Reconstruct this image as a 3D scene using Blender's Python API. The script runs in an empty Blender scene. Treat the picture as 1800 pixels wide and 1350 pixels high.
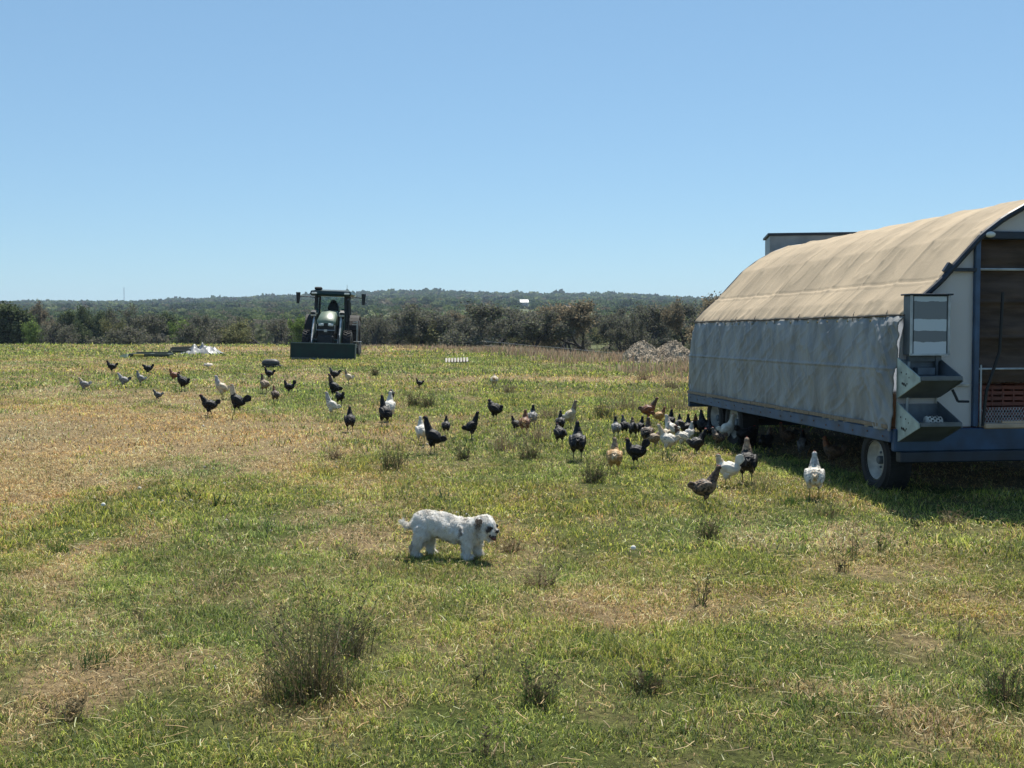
import bpy, math, random
import numpy as np
from mathutils import Vector, Matrix, Euler
R = math.radians
SC = bpy.context.scene
COL = SC.collection
rng = np.random.default_rng(7)
random.seed(7)

# ---------------------------------------------------------------- camera, sky, sun, exposure
FPX, CX, CY, PITCH, EYE = 2000.0, 900.0, 675.0, math.atan(117/2000), 1.6
cam = bpy.data.objects.new('camera', bpy.data.cameras.new('camera')); COL.objects.link(cam)
cam.location = (0, 0, EYE); cam.rotation_euler = (R(90)-PITCH, 0, 0)
cam.data.sensor_width = 36; cam.data.lens = 40; cam.data.clip_start = .1; cam.data.clip_end = 20000
SC.camera = cam
SUN_EL, SUN_AZ = R(58), R(17)          # azimuth: from straight ahead (+Y) towards the right (+X)
world = bpy.data.worlds.new('World'); SC.world = world; world.use_nodes = True
nt = world.node_tree; nt.nodes.clear()
sky = nt.nodes.new('ShaderNodeTexSky'); sky.sky_type = 'NISHITA'; sky.sun_disc = False
sky.sun_elevation = SUN_EL; sky.sun_rotation = SUN_AZ; sky.altitude = 1300
sky.air_density = 1.0; sky.dust_density = 0; sky.ozone_density = 4.5
bg = nt.nodes.new('ShaderNodeBackground'); bg.inputs[1].default_value = .141
wo = nt.nodes.new('ShaderNodeOutputWorld')
gm_ = nt.nodes.new('ShaderNodeGamma'); gm_.inputs[1].default_value = .55
mu_ = nt.nodes.new('ShaderNodeMix'); mu_.data_type = 'RGBA'; mu_.blend_type = 'MULTIPLY'; mu_.inputs[0].default_value = 1; mu_.inputs[7].default_value = (.88, 1.17, 1.34, 1)
nt.links.new(sky.outputs[0], gm_.inputs[0]); nt.links.new(gm_.outputs[0], mu_.inputs[6]); nt.links.new(mu_.outputs[2], bg.inputs[0]); nt.links.new(bg.outputs[0], wo.inputs[0])
sl = bpy.data.lights.new('sun', 'SUN'); sl.energy = 5.0; sl.angle = R(.5); sl.color = (1, .95, .85)
so = bpy.data.objects.new('sun', sl); COL.objects.link(so)
sdir = Vector((math.sin(SUN_AZ)*math.cos(SUN_EL), math.cos(SUN_AZ)*math.cos(SUN_EL), math.sin(SUN_EL)))
so.rotation_euler = sdir.to_track_quat('Z', 'Y').to_euler(); so.location = (0, 0, 40)
SC.view_settings.view_transform = 'Standard'; SC.view_settings.look = 'None'
SC.view_settings.gamma = 1; SC.view_settings.exposure = .55
SC.cycles.max_bounces = 6; SC.cycles.transparent_max_bounces = 8
SC.cycles.volume_bounces = 0

# ---------------------------------------------------------------- noise and terrain
def _h(i, j, k):
    n = (i*374761393 + j*668265263 + k*2147483647) & 0xffffffff
    n = ((n ^ (n >> 13))*1274126177) & 0xffffffff
    return ((n ^ (n >> 16)) & 0xffffff)/float(0xffffff)
def vnoise(x, y, seed=0):
    x = np.asarray(x, float); y = np.asarray(y, float)
    i = np.floor(x).astype(np.int64); j = np.floor(y).astype(np.int64)
    u = x-i; v = y-j; u = u*u*(3-2*u); v = v*v*(3-2*v)
    return (_h(i, j, seed)*(1-u)+_h(i+1, j, seed)*u)*(1-v)+(_h(i, j+1, seed)*(1-u)+_h(i+1, j+1, seed)*u)*v
def fbm(x, y, seed=0, o=4):
    s = 0; a = .5; t = 0
    for k in range(o):
        s = s+a*vnoise(x, y, seed+k*17); t += a; a *= .5; x = np.asarray(x)*2.03+5.1; y = np.asarray(y)*2.03+1.7
    return s/t
def sstep(a, b, x):
    t = np.clip((x-a)/(b-a), 0, 1); return t*t*(3-2*t)
CR_PX = [0, 450, 630, 820, 1000, 1100, 1230, 1800]
CR_D = [75, 70, 65, 60, 49, 45, 43, 43]
SK_PX = [-600, 0, 100, 220, 300, 400, 450, 510, 640, 700, 750, 850, 1000, 1100, 1200, 1280, 2400]
SK_Y = [532, 535, 534, 534, 531, 528, 525, 523, 518, 515, 513, 518, 519, 520, 526, 529, 527]
def pxaz(x, y):
    a = np.clip(np.arctan2(x, y), -R(50), R(50)); return CX+FPX*np.tan(a)
def G(x, y):
    x = np.asarray(x, float); y = np.asarray(y, float)
    d = np.hypot(x, y); p = pxaz(x, y)
    dc = np.interp(p, CR_PX, CR_D)-6
    z = -2.8*sstep(0, 60, d-dc)
    zs = 1.6+(558-np.interp(p, SK_PX, SK_Y)-7)/2000*1650
    f = np.interp(d, [150, 350, 500, 800, 1200, 1650], [0, 1.8, 5.4, 9.8, 18, 0])
    s = (zs+2.8)/31; far = np.where(d < 1200, f, 18+13*sstep(1200, 1650, d))*s
    z = z+np.where(d < 150, 0, far)
    z = z-10*sstep(1800, 2800, d)
    b = (fbm(x*.35, y*.35, 3)-.5)*.10*sstep(2.5, 5, d)*(1+d/60)
    b = b+(fbm(x*1.7, y*1.7, 9, 3)-.5)*.045*(1-sstep(20, 40, d))
    return z+b*(1-sstep(90, 140, d))
def ray(px, py):
    a, b = (px-CX)/FPX, -(py-CY)/FPX
    c, s = math.cos(PITCH), math.sin(PITCH)
    return np.array([a, c+b*s, -s+b*c])
def place(px, py, dmin=3, dmax=400):
    r = ray(px, py); t = np.geomspace(dmin, dmax, 6000)
    P = r[None, :]*t[:, None]; P[:, 2] += EYE
    g = G(P[:, 0], P[:, 1]); k = np.argmax(P[:, 2] <= g)
    if not (P[:, 2] <= g).any(): k = -1
    return float(P[k, 0]), float(P[k, 1]), float(g[k])
def atd(px, d):
    "ground point at horizontal distance y=d under pixel column px"
    x = (px-CX)/FPX*d
    return x, d, float(G(x, d))
def zrow(py, d):
    "height seen at pixel row py at depth d"
    r = ray(CX, py); return EYE+r[2]/r[1]*d

# ---------------------------------------------------------------- materials
def new_mat(name):
    m = bpy.data.materials.new(name); m.use_nodes = True
    return m, m.node_tree, m.node_tree.nodes['Principled BSDF']
def mat(name, col, rough=.6, metal=0, var=.25, scale=8, bump=0, bscale=40, col2=None, spec=.5, detail=6, coords='Object', stretch=None, lo=.35, hi=.65):
    m, t, b = new_mat(name); N = t.nodes.new; L = t.links.new
    tc = N('ShaderNodeTexCoord'); src = tc.outputs[coords]
    if stretch:
        mp = N('ShaderNodeMapping'); mp.inputs['Scale'].default_value = stretch; L(src, mp.inputs[0]); src = mp.outputs[0]
    n = N('ShaderNodeTexNoise'); n.inputs['Scale'].default_value = scale; n.inputs['Detail'].default_value = detail; L(src, n.inputs[0])
    r = N('ShaderNodeValToRGB'); e = r.color_ramp.elements
    c2 = col2 if col2 else tuple(c*(1-var) for c in col)
    c1 = col if col2 else tuple(min(1, c*(1+var*.6)) for c in col)
    e[0].position = lo; e[0].color = (*c2, 1); e[1].position = hi; e[1].color = (*c1, 1)
    L(n.outputs[0], r.inputs[0]); L(r.outputs[0], b.inputs['Base Color'])
    n3 = N('ShaderNodeMapRange'); n3.inputs[3].default_value = max(0.02, rough-.12); n3.inputs[4].default_value = min(1, rough+.12)
    L(n.outputs[0], n3.inputs[0]); L(n3.outputs[0], b.inputs['Roughness'])
    b.inputs['Metallic'].default_value = metal; b.inputs['Specular IOR Level'].default_value = spec
    if bump:
        n2 = N('ShaderNodeTexNoise'); n2.inputs['Scale'].default_value = bscale; n2.inputs['Detail'].default_value = 5; L(src, n2.inputs[0])
        bp = N('ShaderNodeBump'); bp.inputs['Strength'].default_value = 1; bp.inputs['Distance'].default_value = bump
        L(n2.outputs[0], bp.inputs['Height']); L(bp.outputs[0], b.inputs['Normal'])
    return m
def leaf_mat(name, attr='Col', trans=.35, mul=(1, 1, 1), rough=.6, gloss=.05):
    m = bpy.data.materials.new(name); m.use_nodes = True; t = m.node_tree; t.nodes.clear(); N = t.nodes.new; L = t.links.new
    a = N('ShaderNodeAttribute'); a.attribute_name = attr
    mx = N('ShaderNodeMix'); mx.data_type = 'RGBA'; mx.blend_type = 'MULTIPLY'; mx.inputs[0].default_value = 1
    L(a.outputs['Color'], mx.inputs[6]); mx.inputs[7].default_value = (*mul, 1)
    d = N('ShaderNodeBsdfDiffuse'); tr = N('ShaderNodeBsdfTranslucent'); gl = N('ShaderNodeBsdfGlossy'); gl.inputs['Roughness'].default_value = rough
    gl.inputs['Color'].default_value = (.8, .8, .8, 1)
    L(mx.outputs[2], d.inputs[0]); L(mx.outputs[2], tr.inputs[0])
    s = N('ShaderNodeMixShader'); s.inputs[0].default_value = trans; L(d.outputs[0], s.inputs[1]); L(tr.outputs[0], s.inputs[2])
    s2 = N('ShaderNodeMixShader'); s2.inputs[0].default_value = gloss; L(s.outputs[0], s2.inputs[1]); L(gl.outputs[0], s2.inputs[2])
    o = N('ShaderNodeOutputMaterial'); L(s2.outputs[0], o.inputs[0]); return m

# ---------------------------------------------------------------- object helpers
def tag(o, label=None, cat=None, group=None, kind=None):
    if label: o['label'] = label
    if cat: o['category'] = cat
    if group: o['group'] = group
    if kind: o['kind'] = kind
    return o
def link(o, parent=None):
    COL.objects.link(o)
    if parent: o.parent = parent
    return o
def empty(name, loc=(0, 0, 0), rot=(0, 0, 0), scale=1):
    o = bpy.data.objects.new(name, None); o.location = loc; o.rotation_euler = rot
    o.scale = (scale,)*3; o.empty_display_size = .2; return link(o)
def np_mesh(name, V, quads=None, tris=None, cols=None, smooth=False, mats=(), vattr=None):
    me = bpy.data.meshes.new(name); V = np.asarray(V, np.float32)
    me.vertices.add(len(V)); me.vertices.foreach_set('co', V.ravel())
    q = np.zeros((0, 4), np.int32) if quads is None or len(quads) == 0 else np.asarray(quads, np.int32)
    t = np.zeros((0, 3), np.int32) if tris is None or len(tris) == 0 else np.asarray(tris, np.int32)
    me.loops.add(q.size+t.size); me.loops.foreach_set('vertex_index', np.concatenate([q.ravel(), t.ravel()]))
    me.polygons.add(len(q)+len(t))
    st = np.concatenate([np.arange(len(q))*4, q.size+np.arange(len(t))*3]).astype(np.int32)
    me.polygons.foreach_set('loop_start', st)
    if smooth: me.polygons.foreach_set('use_smooth', np.ones(len(st), bool))
    if cols is not None:
        a = me.color_attributes.new('Col', 'FLOAT_COLOR', 'POINT')
        c = np.ones((len(V), 4), np.float32); c[:, :3] = cols; a.data.foreach_set('color', c.ravel())
    for k, v in (vattr or {}).items():
        a = me.attributes.new(k, 'FLOAT', 'POINT'); a.data.foreach_set('value', np.asarray(v, np.float32))
    me.update(); me.validate()
    for m in mats: me.materials.append(m)
    return me
def obj(name, me, parent=None, **k):
    o = bpy.data.objects.new(name, me); link(o, parent)
    if k: tag(o, **k)
    return o

class MB:
    "collects simple shapes into one mesh"
    def __init__(s): s.v = []; s.f = []; s.m = []
    def add(s, vs, fs, mi=0):
        b = len(s.v); s.v += [tuple(v) for v in vs]; s.f += [tuple(i+b for i in f) for f in fs]; s.m += [mi]*len(fs); return s
    def box(s, c, d, rot=None, mi=0, bev=0.0):
        x, y, z = d[0]/2, d[1]/2, d[2]/2
        b = min(bev, x*.9, y*.9, z*.9)
        M = rot.to_matrix() if isinstance(rot, Euler) else (Euler(rot).to_matrix() if rot else Matrix.Identity(3))
        C = Vector(c)
        if b <= 0:
            vs = [Vector((i*x, j*y, k*z)) for i in (-1, 1) for j in (-1, 1) for k in (-1, 1)]
            fs = [(0, 1, 3, 2), (4, 6, 7, 5), (0, 4, 5, 1), (2, 3, 7, 6), (0, 2, 6, 4), (1, 5, 7, 3)]
            return s.add([C+M@v for v in vs], fs, mi)
        vs = []; idx = {}
        for i in (-1, 1):
            for j in (-1, 1):
                for k in (-1, 1):
                    for ax, p in enumerate(((i*x, j*(y-b), k*(z-b)), (i*(x-b), j*y, k*(z-b)), (i*(x-b), j*(y-b), k*z))):
                        idx[(i, j, k, ax)] = len(vs); vs.append(C+M@Vector(p))
        I = idx; fs = []
        for a in (-1, 1):
            fs.append([I[(a, -1, -1, 0)], I[(a, 1, -1, 0)], I[(a, 1, 1, 0)], I[(a, -1, 1, 0)]][::a])
            fs.append([I[(-1, a, -1, 1)], I[(-1, a, 1, 1)], I[(1, a, 1, 1)], I[(1, a, -1, 1)]][::a])
            fs.append([I[(-1, -1, a, 2)], I[(1, -1, a, 2)], I[(1, 1, a, 2)], I[(-1, 1, a, 2)]][::a])
        for a in (-1, 1):
            for c2 in (-1, 1):
                fs.append([I[(a, c2, -1, 0)], I[(a, c2, 1, 0)], I[(a, c2, 1, 1)], I[(a, c2, -1, 1)]])
                fs.append([I[(a, -1, c2, 0)], I[(a, 1, c2, 0)], I[(a, 1, c2, 2)], I[(a, -1, c2, 2)]])
                fs.append([I[(-1, a, c2, 1)], I[(1, a, c2, 1)], I[(1, a, c2, 2)], I[(-1, a, c2, 2)]])
                for k in (-1, 1): fs.append([I[(a, c2, k, 0)], I[(a, c2, k, 1)], I[(a, c2, k, 2)]])
        return s.add(vs, fs, mi)
    def tube(s, pts, rad, n=8, mi=0, cap=True, flat=1.0):
        pts = [Vector(p) for p in pts]; m = len(pts)
        if not hasattr(rad, '__len__'): rad = [rad]*m
        vs = []; up = Vector((0, 0, 1)); prev = None
        for i, p in enumerate(pts):
            d = (pts[min(i+1, m-1)]-pts[max(i-1, 0)]).normalized()
            a = prev if prev is not None else (up if abs(d.z) < .95 else Vector((1, 0, 0)))
            e1 = d.cross(a)
            if e1.length < 1e-4: e1 = d.cross(Vector((1, .3, 0)))
            e1.normalize(); e2 = e1.cross(d).normalized(); prev = e2
            for k in range(n):
                t = 2*math.pi*k/n; vs.append(p+(e1*math.cos(t)*flat+e2*math.sin(t))*rad[i])
        fs = []
        for i in range(m-1):
            for k in range(n): fs.append((i*n+k, i*n+(k+1) % n, (i+1)*n+(k+1) % n, (i+1)*n+k))
        if cap: fs.append(tuple(range(n))[::-1]); fs.append(tuple((m-1)*n+k for k in range(n)))
        return s.add(vs, fs, mi)
    def loft(s, rings, mi=0, cap=True):
        n = len(rings[0]); vs = [p for r in rings for p in r]; fs = []
        for i in range(len(rings)-1):
            for k in range(n): fs.append((i*n+k, i*n+(k+1) % n, (i+1)*n+(k+1) % n, (i+1)*n+k))
        if cap: fs.append(tuple(range(n))[::-1]); fs.append(tuple((len(rings)-1)*n+k for k in range(n)))
        return s.add(vs, fs, mi)
    def lathe(s, prof, c, axis='x', n=28, mi=0):
        "prof: (r, h) pairs along axis"
        vs = []; C = Vector(c)
        for r, h in prof:
            for k in range(n):
                t = 2*math.pi*k/n; a, b = r*math.cos(t), r*math.sin(t)
                vs.append(C+Vector({'x': (h, a, b), 'y': (a, h, b), 'z': (a, b, h)}[axis]))
        fs = []
        for i in range(len(prof)-1):
            for k in range(n): fs.append((i*n+k, i*n+(k+1) % n, (i+1)*n+(k+1) % n, (i+1)*n+k))
        return s.add(vs, fs, mi)
    def ell(s, c, r, rot=None, mi=0, n=14, m=9):
        M = Euler(rot).to_matrix() if rot else Matrix.Identity(3); C = Vector(c); vs = [C+M@Vector((0, 0, -r[2]))]
        for i in range(1, m):
            p = math.pi*i/m-math.pi/2
            for k in range(n):
                t = 2*math.pi*k/n; vs.append(C+M@Vector((r[0]*math.cos(p)*math.cos(t), r[1]*math.cos(p)*math.sin(t), r[2]*math.sin(p))))
        vs.append(C+M@Vector((0, 0, r[2]))); fs = []
        for k in range(n): fs.append((0, 1+(k+1) % n, 1+k))
        for i in range(m-2):
            for k in range(n): fs.append((1+i*n+k, 1+i*n+(k+1) % n, 1+(i+1)*n+(k+1) % n, 1+(i+1)*n+k))
        e = len(vs)-1
        for k in range(n): fs.append((e, 1+(m-2)*n+k, 1+(m-2)*n+(k+1) % n))
        return s.add(vs, fs, mi)
    def prism(s, poly, c, ax, th, mi=0):
        "poly in the plane across ax ('x': (y,z), 'y': (x,z), 'z': (x,y)), extruded from c over th"
        def P(a, b, h): return {'x': (h, a, b), 'y': (a, h, b), 'z': (a, b, h)}[ax]
        n = len(poly); vs = [P(a, b, c) for a, b in poly]+[P(a, b, c+th) for a, b in poly]
        fs = [tuple(range(n)), tuple(range(n, 2*n))[::-1]]+[(i, i+n, (i+1) % n+n, (i+1) % n) for i in range(n)]
        return s.add(vs, fs, mi)
    def mesh(s, name, mats, smooth=False, fix=True):
        me = bpy.data.meshes.new(name); me.from_pydata(s.v, [], s.f)
        for m in (mats if isinstance(mats, (list, tuple)) else [mats]): me.materials.append(m)
        me.polygons.foreach_set('material_index', s.m)
        if smooth: me.polygons.foreach_set('use_smooth', [True]*len(s.f))
        me.update()
        if fix:
            import bmesh
            b = bmesh.new(); b.from_mesh(me); bmesh.ops.recalc_face_normals(b, faces=b.faces); b.to_mesh(me); b.free()
        return me
    def build(s, name, mats, parent=None, smooth=False, **k):
        return obj(name, s.mesh(name, mats, smooth), parent, **k)
def remeshed(mb, name, voxel, smooth_it=2, adapt=0.0):
    "fuse overlapping pieces into one continuous skin"
    me = mb.mesh(name+'_raw', [])
    o = bpy.data.objects.new('tmp', me); COL.objects.link(o)
    m = o.modifiers.new('r', 'REMESH'); m.mode = 'VOXEL'; m.voxel_size = voxel; m.adaptivity = adapt
    if smooth_it: s = o.modifiers.new('s', 'SMOOTH'); s.iterations = smooth_it; s.factor = .5
    dg = bpy.context.evaluated_depsgraph_get(); dg.update()
    out = bpy.data.meshes.new_from_object(o.evaluated_get(dg)); out.name = name
    bpy.data.objects.remove(o); bpy.data.meshes.remove(me)
    out.polygons.foreach_set('use_smooth', [True]*len(out.polygons)); return out
def verts_of(me):
    a = np.empty(len(me.vertices)*3, np.float32); me.vertices.foreach_get('co', a); return a.reshape(-1, 3)
def norms_of(me):
    a = np.empty(len(me.vertices)*3, np.float32); me.vertex_normals.foreach_get('vector', a); return a.reshape(-1, 3)
# ---------------------------------------------------------------- ground
def blob(px, py, rx, ry, x, y):
    cx, cy, _ = place(px, py)
    return np.exp(-(((x-cx)/rx)**2+((y-cy)/ry)**2))
BL = [(150, 775, 2.7, 3.0, 1.5), (0, 770, 2.0, 6.0, 1.4), (30, 850, 1.0, 1.6, .8), (-10, 900, .7, 2.2, .6), (60, 690, 2.5, 3, .5), (290, 750, 1.3, 1.2, .4), (1010, 1040, .6, .5, .7), (905, 975, .45, .5, .6), (1150, 1080, .55, .35, .45), (590, 950, .3, .3, .5),
      (120, 1210, .22, .2, .5), (300, 1150, .4, .2, .3), (60, 1000, .5, 1.2, .5), (1030, 668, 3.2, 1.6, .75), (475, 665, 2.5, 4, .5), (120, 640, 8, 7, .45), (450, 612, 9, 5, .6), (1300, 1000, .8, .7, .25),
      (1450, 1210, .2, .12, .6), (500, 810, 1.5, 1.0, .3), (1730, 1270, .25, .2, .5), (330, 700, 2, 2, .3), (590, 615, 8, 6, .5)]
_bl = [(place(b[0], b[1]), b) for b in BL]
def dryness_and_shade(x, y):
    d = np.hypot(x, y)
    s = 0
    for (c, b) in _bl: s = s+b[4]*np.exp(-(((x-c[0])/b[2])**2+((y-c[1])/b[3])**2))
    n = fbm(x*.8+3, y*.55, 21, 4); n2 = fbm(x*3.1, y*2.2, 31, 3)
    s = s*(.35+1.3*n2)+(n-.5)*1.5+.10+(n2-.5)*1.0
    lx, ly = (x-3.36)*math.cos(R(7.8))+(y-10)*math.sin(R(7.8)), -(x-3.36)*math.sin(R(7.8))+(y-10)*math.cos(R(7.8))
    s = s+sstep(.2, .7, lx)*(1-sstep(2.9, 3.4, lx))*sstep(0, .5, ly)*(1-sstep(5.8, 6.3, ly))  # brown soil spread over the trailer footprint to deepen the shade there
    return np.clip(s, 0, 1)
def ground():
    rad = np.concatenate([[.3], np.geomspace(1.2, 60, 150), np.linspace(61, 160, 60), np.geomspace(165, 3000, 70)])
    na = 900
    th = np.linspace(0, 2*np.pi, na, endpoint=False)
    RR, TT = np.meshgrid(rad, th, indexing='ij')
    X = RR*np.sin(TT); Y = RR*np.cos(TT); Z = G(X, Y)
    V = np.stack([X.ravel(), Y.ravel(), Z.ravel()], 1)
    V = np.vstack([V, [[0, 0, float(G(0, 0))]]])
    i = np.arange(len(rad)-1)[:, None]*na; j = np.arange(na)[None, :]; j2 = (j+1) % na
    Q = np.stack([(i+j).ravel(), (i+j2).ravel(), (i+na+j2).ravel(), (i+na+j).ravel()], 1)[:, ::-1]
    T = np.stack([np.full(na, len(V)-1), np.arange(na), (np.arange(na)+1) % na], 1)[:, ::-1]
    dr = dryness_and_shade(V[:, 0], V[:, 1])
    m, t, b = new_mat('turf soil'); N = t.nodes.new; L = t.links.new
    a = N('ShaderNodeAttribute'); a.attribute_name = 'dry'
    tc = N('ShaderNodeTexCoord')
    n1 = N('ShaderNodeTexNoise'); n1.inputs['Scale'].default_value = 22; n1.inputs['Detail'].default_value = 8; n1.inputs['Roughness'].default_value = .7; L(tc.outputs['Object'], n1.inputs[0])
    n2 = N('ShaderNodeTexNoise'); n2.inputs['Scale'].default_value = 1.3; n2.inputs['Detail'].default_value = 8; L(tc.outputs['Object'], n2.inputs[0])
    n4 = N('ShaderNodeTexNoise'); n4.inputs['Scale'].default_value = .02; n4.inputs['Detail'].default_value = 6; L(tc.outputs['Object'], n4.inputs[0])
    def ramp(src, c1, c2, lo=.3, hi=.7):
        r = N('ShaderNodeValToRGB'); r.color_ramp.elements[0].position = lo; r.color_ramp.elements[0].color = (*c1, 1)
        r.color_ramp.elements[1].position = hi; r.color_ramp.elements[1].color = (*c2, 1); L(src, r.inputs[0]); return r.outputs[0]
    def mix(f, c, d):
        x = N('ShaderNodeMix'); x.data_type = 'RGBA'; L(f, x.inputs[0]); L(c, x.inputs[6]); L(d, x.inputs[7]); return x.outputs[2]
    g = ramp(n1.outputs[0], (.012, .018, .006), (.12, .145, .035)); s = ramp(n1.outputs[0], (.06, .045, .025), (.36, .265, .14))
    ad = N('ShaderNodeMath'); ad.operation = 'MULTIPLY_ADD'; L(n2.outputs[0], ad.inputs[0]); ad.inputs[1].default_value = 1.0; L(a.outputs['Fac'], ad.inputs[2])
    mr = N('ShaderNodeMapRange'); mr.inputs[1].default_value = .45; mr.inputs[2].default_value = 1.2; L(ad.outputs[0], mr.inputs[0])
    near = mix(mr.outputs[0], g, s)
    far = ramp(n4.outputs[0], (.06, .075, .03), (.13, .14, .065), .35, .6)
    ds = N('ShaderNodeVectorMath'); ds.operation = 'LENGTH'; L(tc.outputs['Object'], ds.inputs[0])
    fr = N('ShaderNodeMapRange'); fr.inputs[1].default_value = 110; fr.inputs[2].default_value = 160; L(ds.outputs['Value'], fr.inputs[0])
    L(mix(fr.outputs[0], near, far), b.inputs['Base Color']); b.inputs['Roughness'].default_value = .95; b.inputs['Specular IOR Level'].default_value = .1
    bp = N('ShaderNodeBump'); bp.inputs['Distance'].default_value = .03; L(n1.outputs[0], bp.inputs['Height']); L(bp.outputs[0], b.inputs['Normal'])
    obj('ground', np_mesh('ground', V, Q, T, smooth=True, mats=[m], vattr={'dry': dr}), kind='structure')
ground()

# ---------------------------------------------------------------- grass
M_GRASS = leaf_mat('grass blades', trans=.5, gloss=.04)
def blade_mesh(x, y, L_, W, lean, az, face, col, three=True, z0=None):
    "curved blades: base pair, mid pair, tip"
    n = len(x); z = G(x, y) if z0 is None else z0
    dx, dy = np.cos(az), np.sin(az); fx, fy = np.cos(face), np.sin(face)
    B = np.stack([x, y, z-.004], 1); Wv = np.stack([fx*W, fy*W, 0*W], 1)*.5
    h1 = L_*.55; o1 = L_*lean*.30
    mid = B+np.stack([dx*o1, dy*o1, h1*np.sqrt(np.clip(1-lean**2*.4, .05, 1))], 1)
    tipv = B+np.stack([dx*L_*lean, dy*L_*lean, L_*np.sqrt(np.clip(1-lean**2, .03, 1))], 1)
    V = np.stack([B-Wv, B+Wv, mid-Wv*.8, mid+Wv*.8, tipv], 1).reshape(-1, 3)
    b = np.arange(n)*5
    Q = np.stack([b, b+1, b+3, b+2], 1); T = np.stack([b+2, b+3, b+4], 1)
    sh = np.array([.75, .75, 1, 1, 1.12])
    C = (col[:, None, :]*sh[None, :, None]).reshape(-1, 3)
    return V, Q, T, C
def merge(parts):
    V = []; Q = []; T = []; C = []; b = 0
    for v, q, t, c in parts:
        V.append(v); Q.append(q+b); T.append(t+b); C.append(c); b += len(v)
    return np.vstack(V), np.vstack(Q), np.vstack(T), np.vstack(C)
GREENS = np.array([(.30, .36, .055), (.19, .26, .04), (.42, .47, .095), (.10, .15, .03), (.50, .51, .15), (.27, .33, .10), (.045, .08, .02)])
STRAWS = np.array([(.60, .45, .22), (.48, .345, .15), (.70, .57, .32), (.27, .18, .085), (.56, .37, .18)])
def grass_cols(x, y, extra=0):
    d = dryness_and_shade(x, y)+extra; n = len(x)
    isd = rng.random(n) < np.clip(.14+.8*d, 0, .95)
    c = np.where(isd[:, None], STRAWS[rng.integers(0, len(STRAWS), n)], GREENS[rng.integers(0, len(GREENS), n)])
    hue = fbm(x*.6, y*.6, 77, 3)-.5
    c = c*(1+rng.normal(0, .34, n))[:, None].clip(.22, 2.0)
    c = c*(.45+1.1*fbm(x*2.3, y*2.3, 123, 4))[:, None]
    c[:, 0] *= 1.07+hue*.5; c[:, 1] *= 1.04; c[:, 2] *= .95-hue*.5
    return c.clip(.01, .8), isd
def grass_zone(d0, d1, dens, l0, l1, w, zone_seed):
    A = .54*(d1*d1-d0*d0)+2.4*2*(d1-d0); n = int(A*dens*(1.12 if d0 < 5 else 1))
    dd = np.sqrt(rng.random(n)*(d1*d1-d0*d0)+d0*d0); x = (rng.random(n)*2-1)*(.54*dd+2.4); y = dd
    tuft = fbm(x*6, y*6, 51, 3); big = fbm(x*1.3, y*1.3, 61, 3)
    hol = fbm(x*2.6, y*3.2, 141, 3)
    keep = rng.random(n) < np.clip(.35+1.5*(tuft-.25), .1, 1)*np.clip((hol-.24)*8, .35, 1)
    # thinned under the trailer to deepen the shade there; still there
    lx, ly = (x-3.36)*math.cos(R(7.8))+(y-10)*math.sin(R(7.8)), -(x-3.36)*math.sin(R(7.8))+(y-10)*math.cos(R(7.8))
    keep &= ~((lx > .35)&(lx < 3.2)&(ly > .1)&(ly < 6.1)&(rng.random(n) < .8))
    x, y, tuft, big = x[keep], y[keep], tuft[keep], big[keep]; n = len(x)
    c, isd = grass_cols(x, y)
    L_ = (l0+(l1-l0)*rng.random(n)**1.6)*(.45+1.1*tuft)*(.5+1.0*big)
    L_ = np.where(isd, L_*.8, L_)
    lean = np.clip(rng.normal(.74, .22, n), .05, .98); lean = np.where(isd, np.clip(lean+.2, 0, .985), lean)
    W = w*(.6+.8*rng.random(n))
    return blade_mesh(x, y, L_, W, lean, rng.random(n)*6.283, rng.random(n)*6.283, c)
GD = 1.0
zs_ = [grass_zone(2.6, 7.5, 13500*GD, .02, .075, .0033, 1), grass_zone(7.5, 13, 4000*GD, .03, .085, .0055, 2), grass_zone(13, 24, 850*GD, .04, .105, .010, 3),
       grass_zone(24, 46, 230*GD, .045, .13, .02, 4), grass_zone(46, 90, 50*GD, .06, .18, .04, 5)]
V, Q, T, C = merge(zs_)
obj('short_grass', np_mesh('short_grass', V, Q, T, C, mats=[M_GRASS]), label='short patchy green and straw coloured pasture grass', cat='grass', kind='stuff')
# loose pale straw stems lying over the turf
def straw_litter():
    n = 22000
    dd = np.sqrt(rng.random(n)*(14**2-2.6**2)+2.6**2); x = dd*(rng.random(n)*2-1)*.54; y = dd
    k = rng.random(n) < np.clip(.25+dryness_and_shade(x, y), 0, 1); x, y = x[k], y[k]; n = len(x)
    a = rng.random(n)*6.283; L_ = .03+.09*rng.random(n)**2; z = G(x, y)+.02+.03*rng.random(n)
    bend = (rng.random(n)-.5)*.5; w = .0022+.0016*rng.random(n)+y*.0001
    pts = []
    for s_ in (-.5, 0, .5):
        aa = a+bend*s_*2
        pts.append(np.stack([x+np.cos(aa)*L_*s_, y+np.sin(aa)*L_*s_, z+(rng.random(n)-.35)*.02], 1))
    P = np.stack([-np.sin(a)*w, np.cos(a)*w, 0*w], 1)*.5
    V = np.stack([pts[0]-P, pts[0]+P, pts[1]-P, pts[1]+P, pts[2]-P, pts[2]+P], 1).reshape(-1, 3); b = np.arange(n)*6
    Q = np.vstack([np.stack([b, b+1, b+3, b+2], 1), np.stack([b+2, b+3, b+5, b+4], 1)])
    c = STRAWS[rng.integers(0, 5, n)]*(1.05+.35*rng.random(n))[:, None]
    obj('straw_litter', np_mesh('straw_litter', V, Q, None, np.repeat(c, 6, 0).clip(0, .75), mats=[M_GRASS]), label='pale dry stems and straw lying loose over the turf', cat='straw', kind='stuff')
straw_litter()
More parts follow.
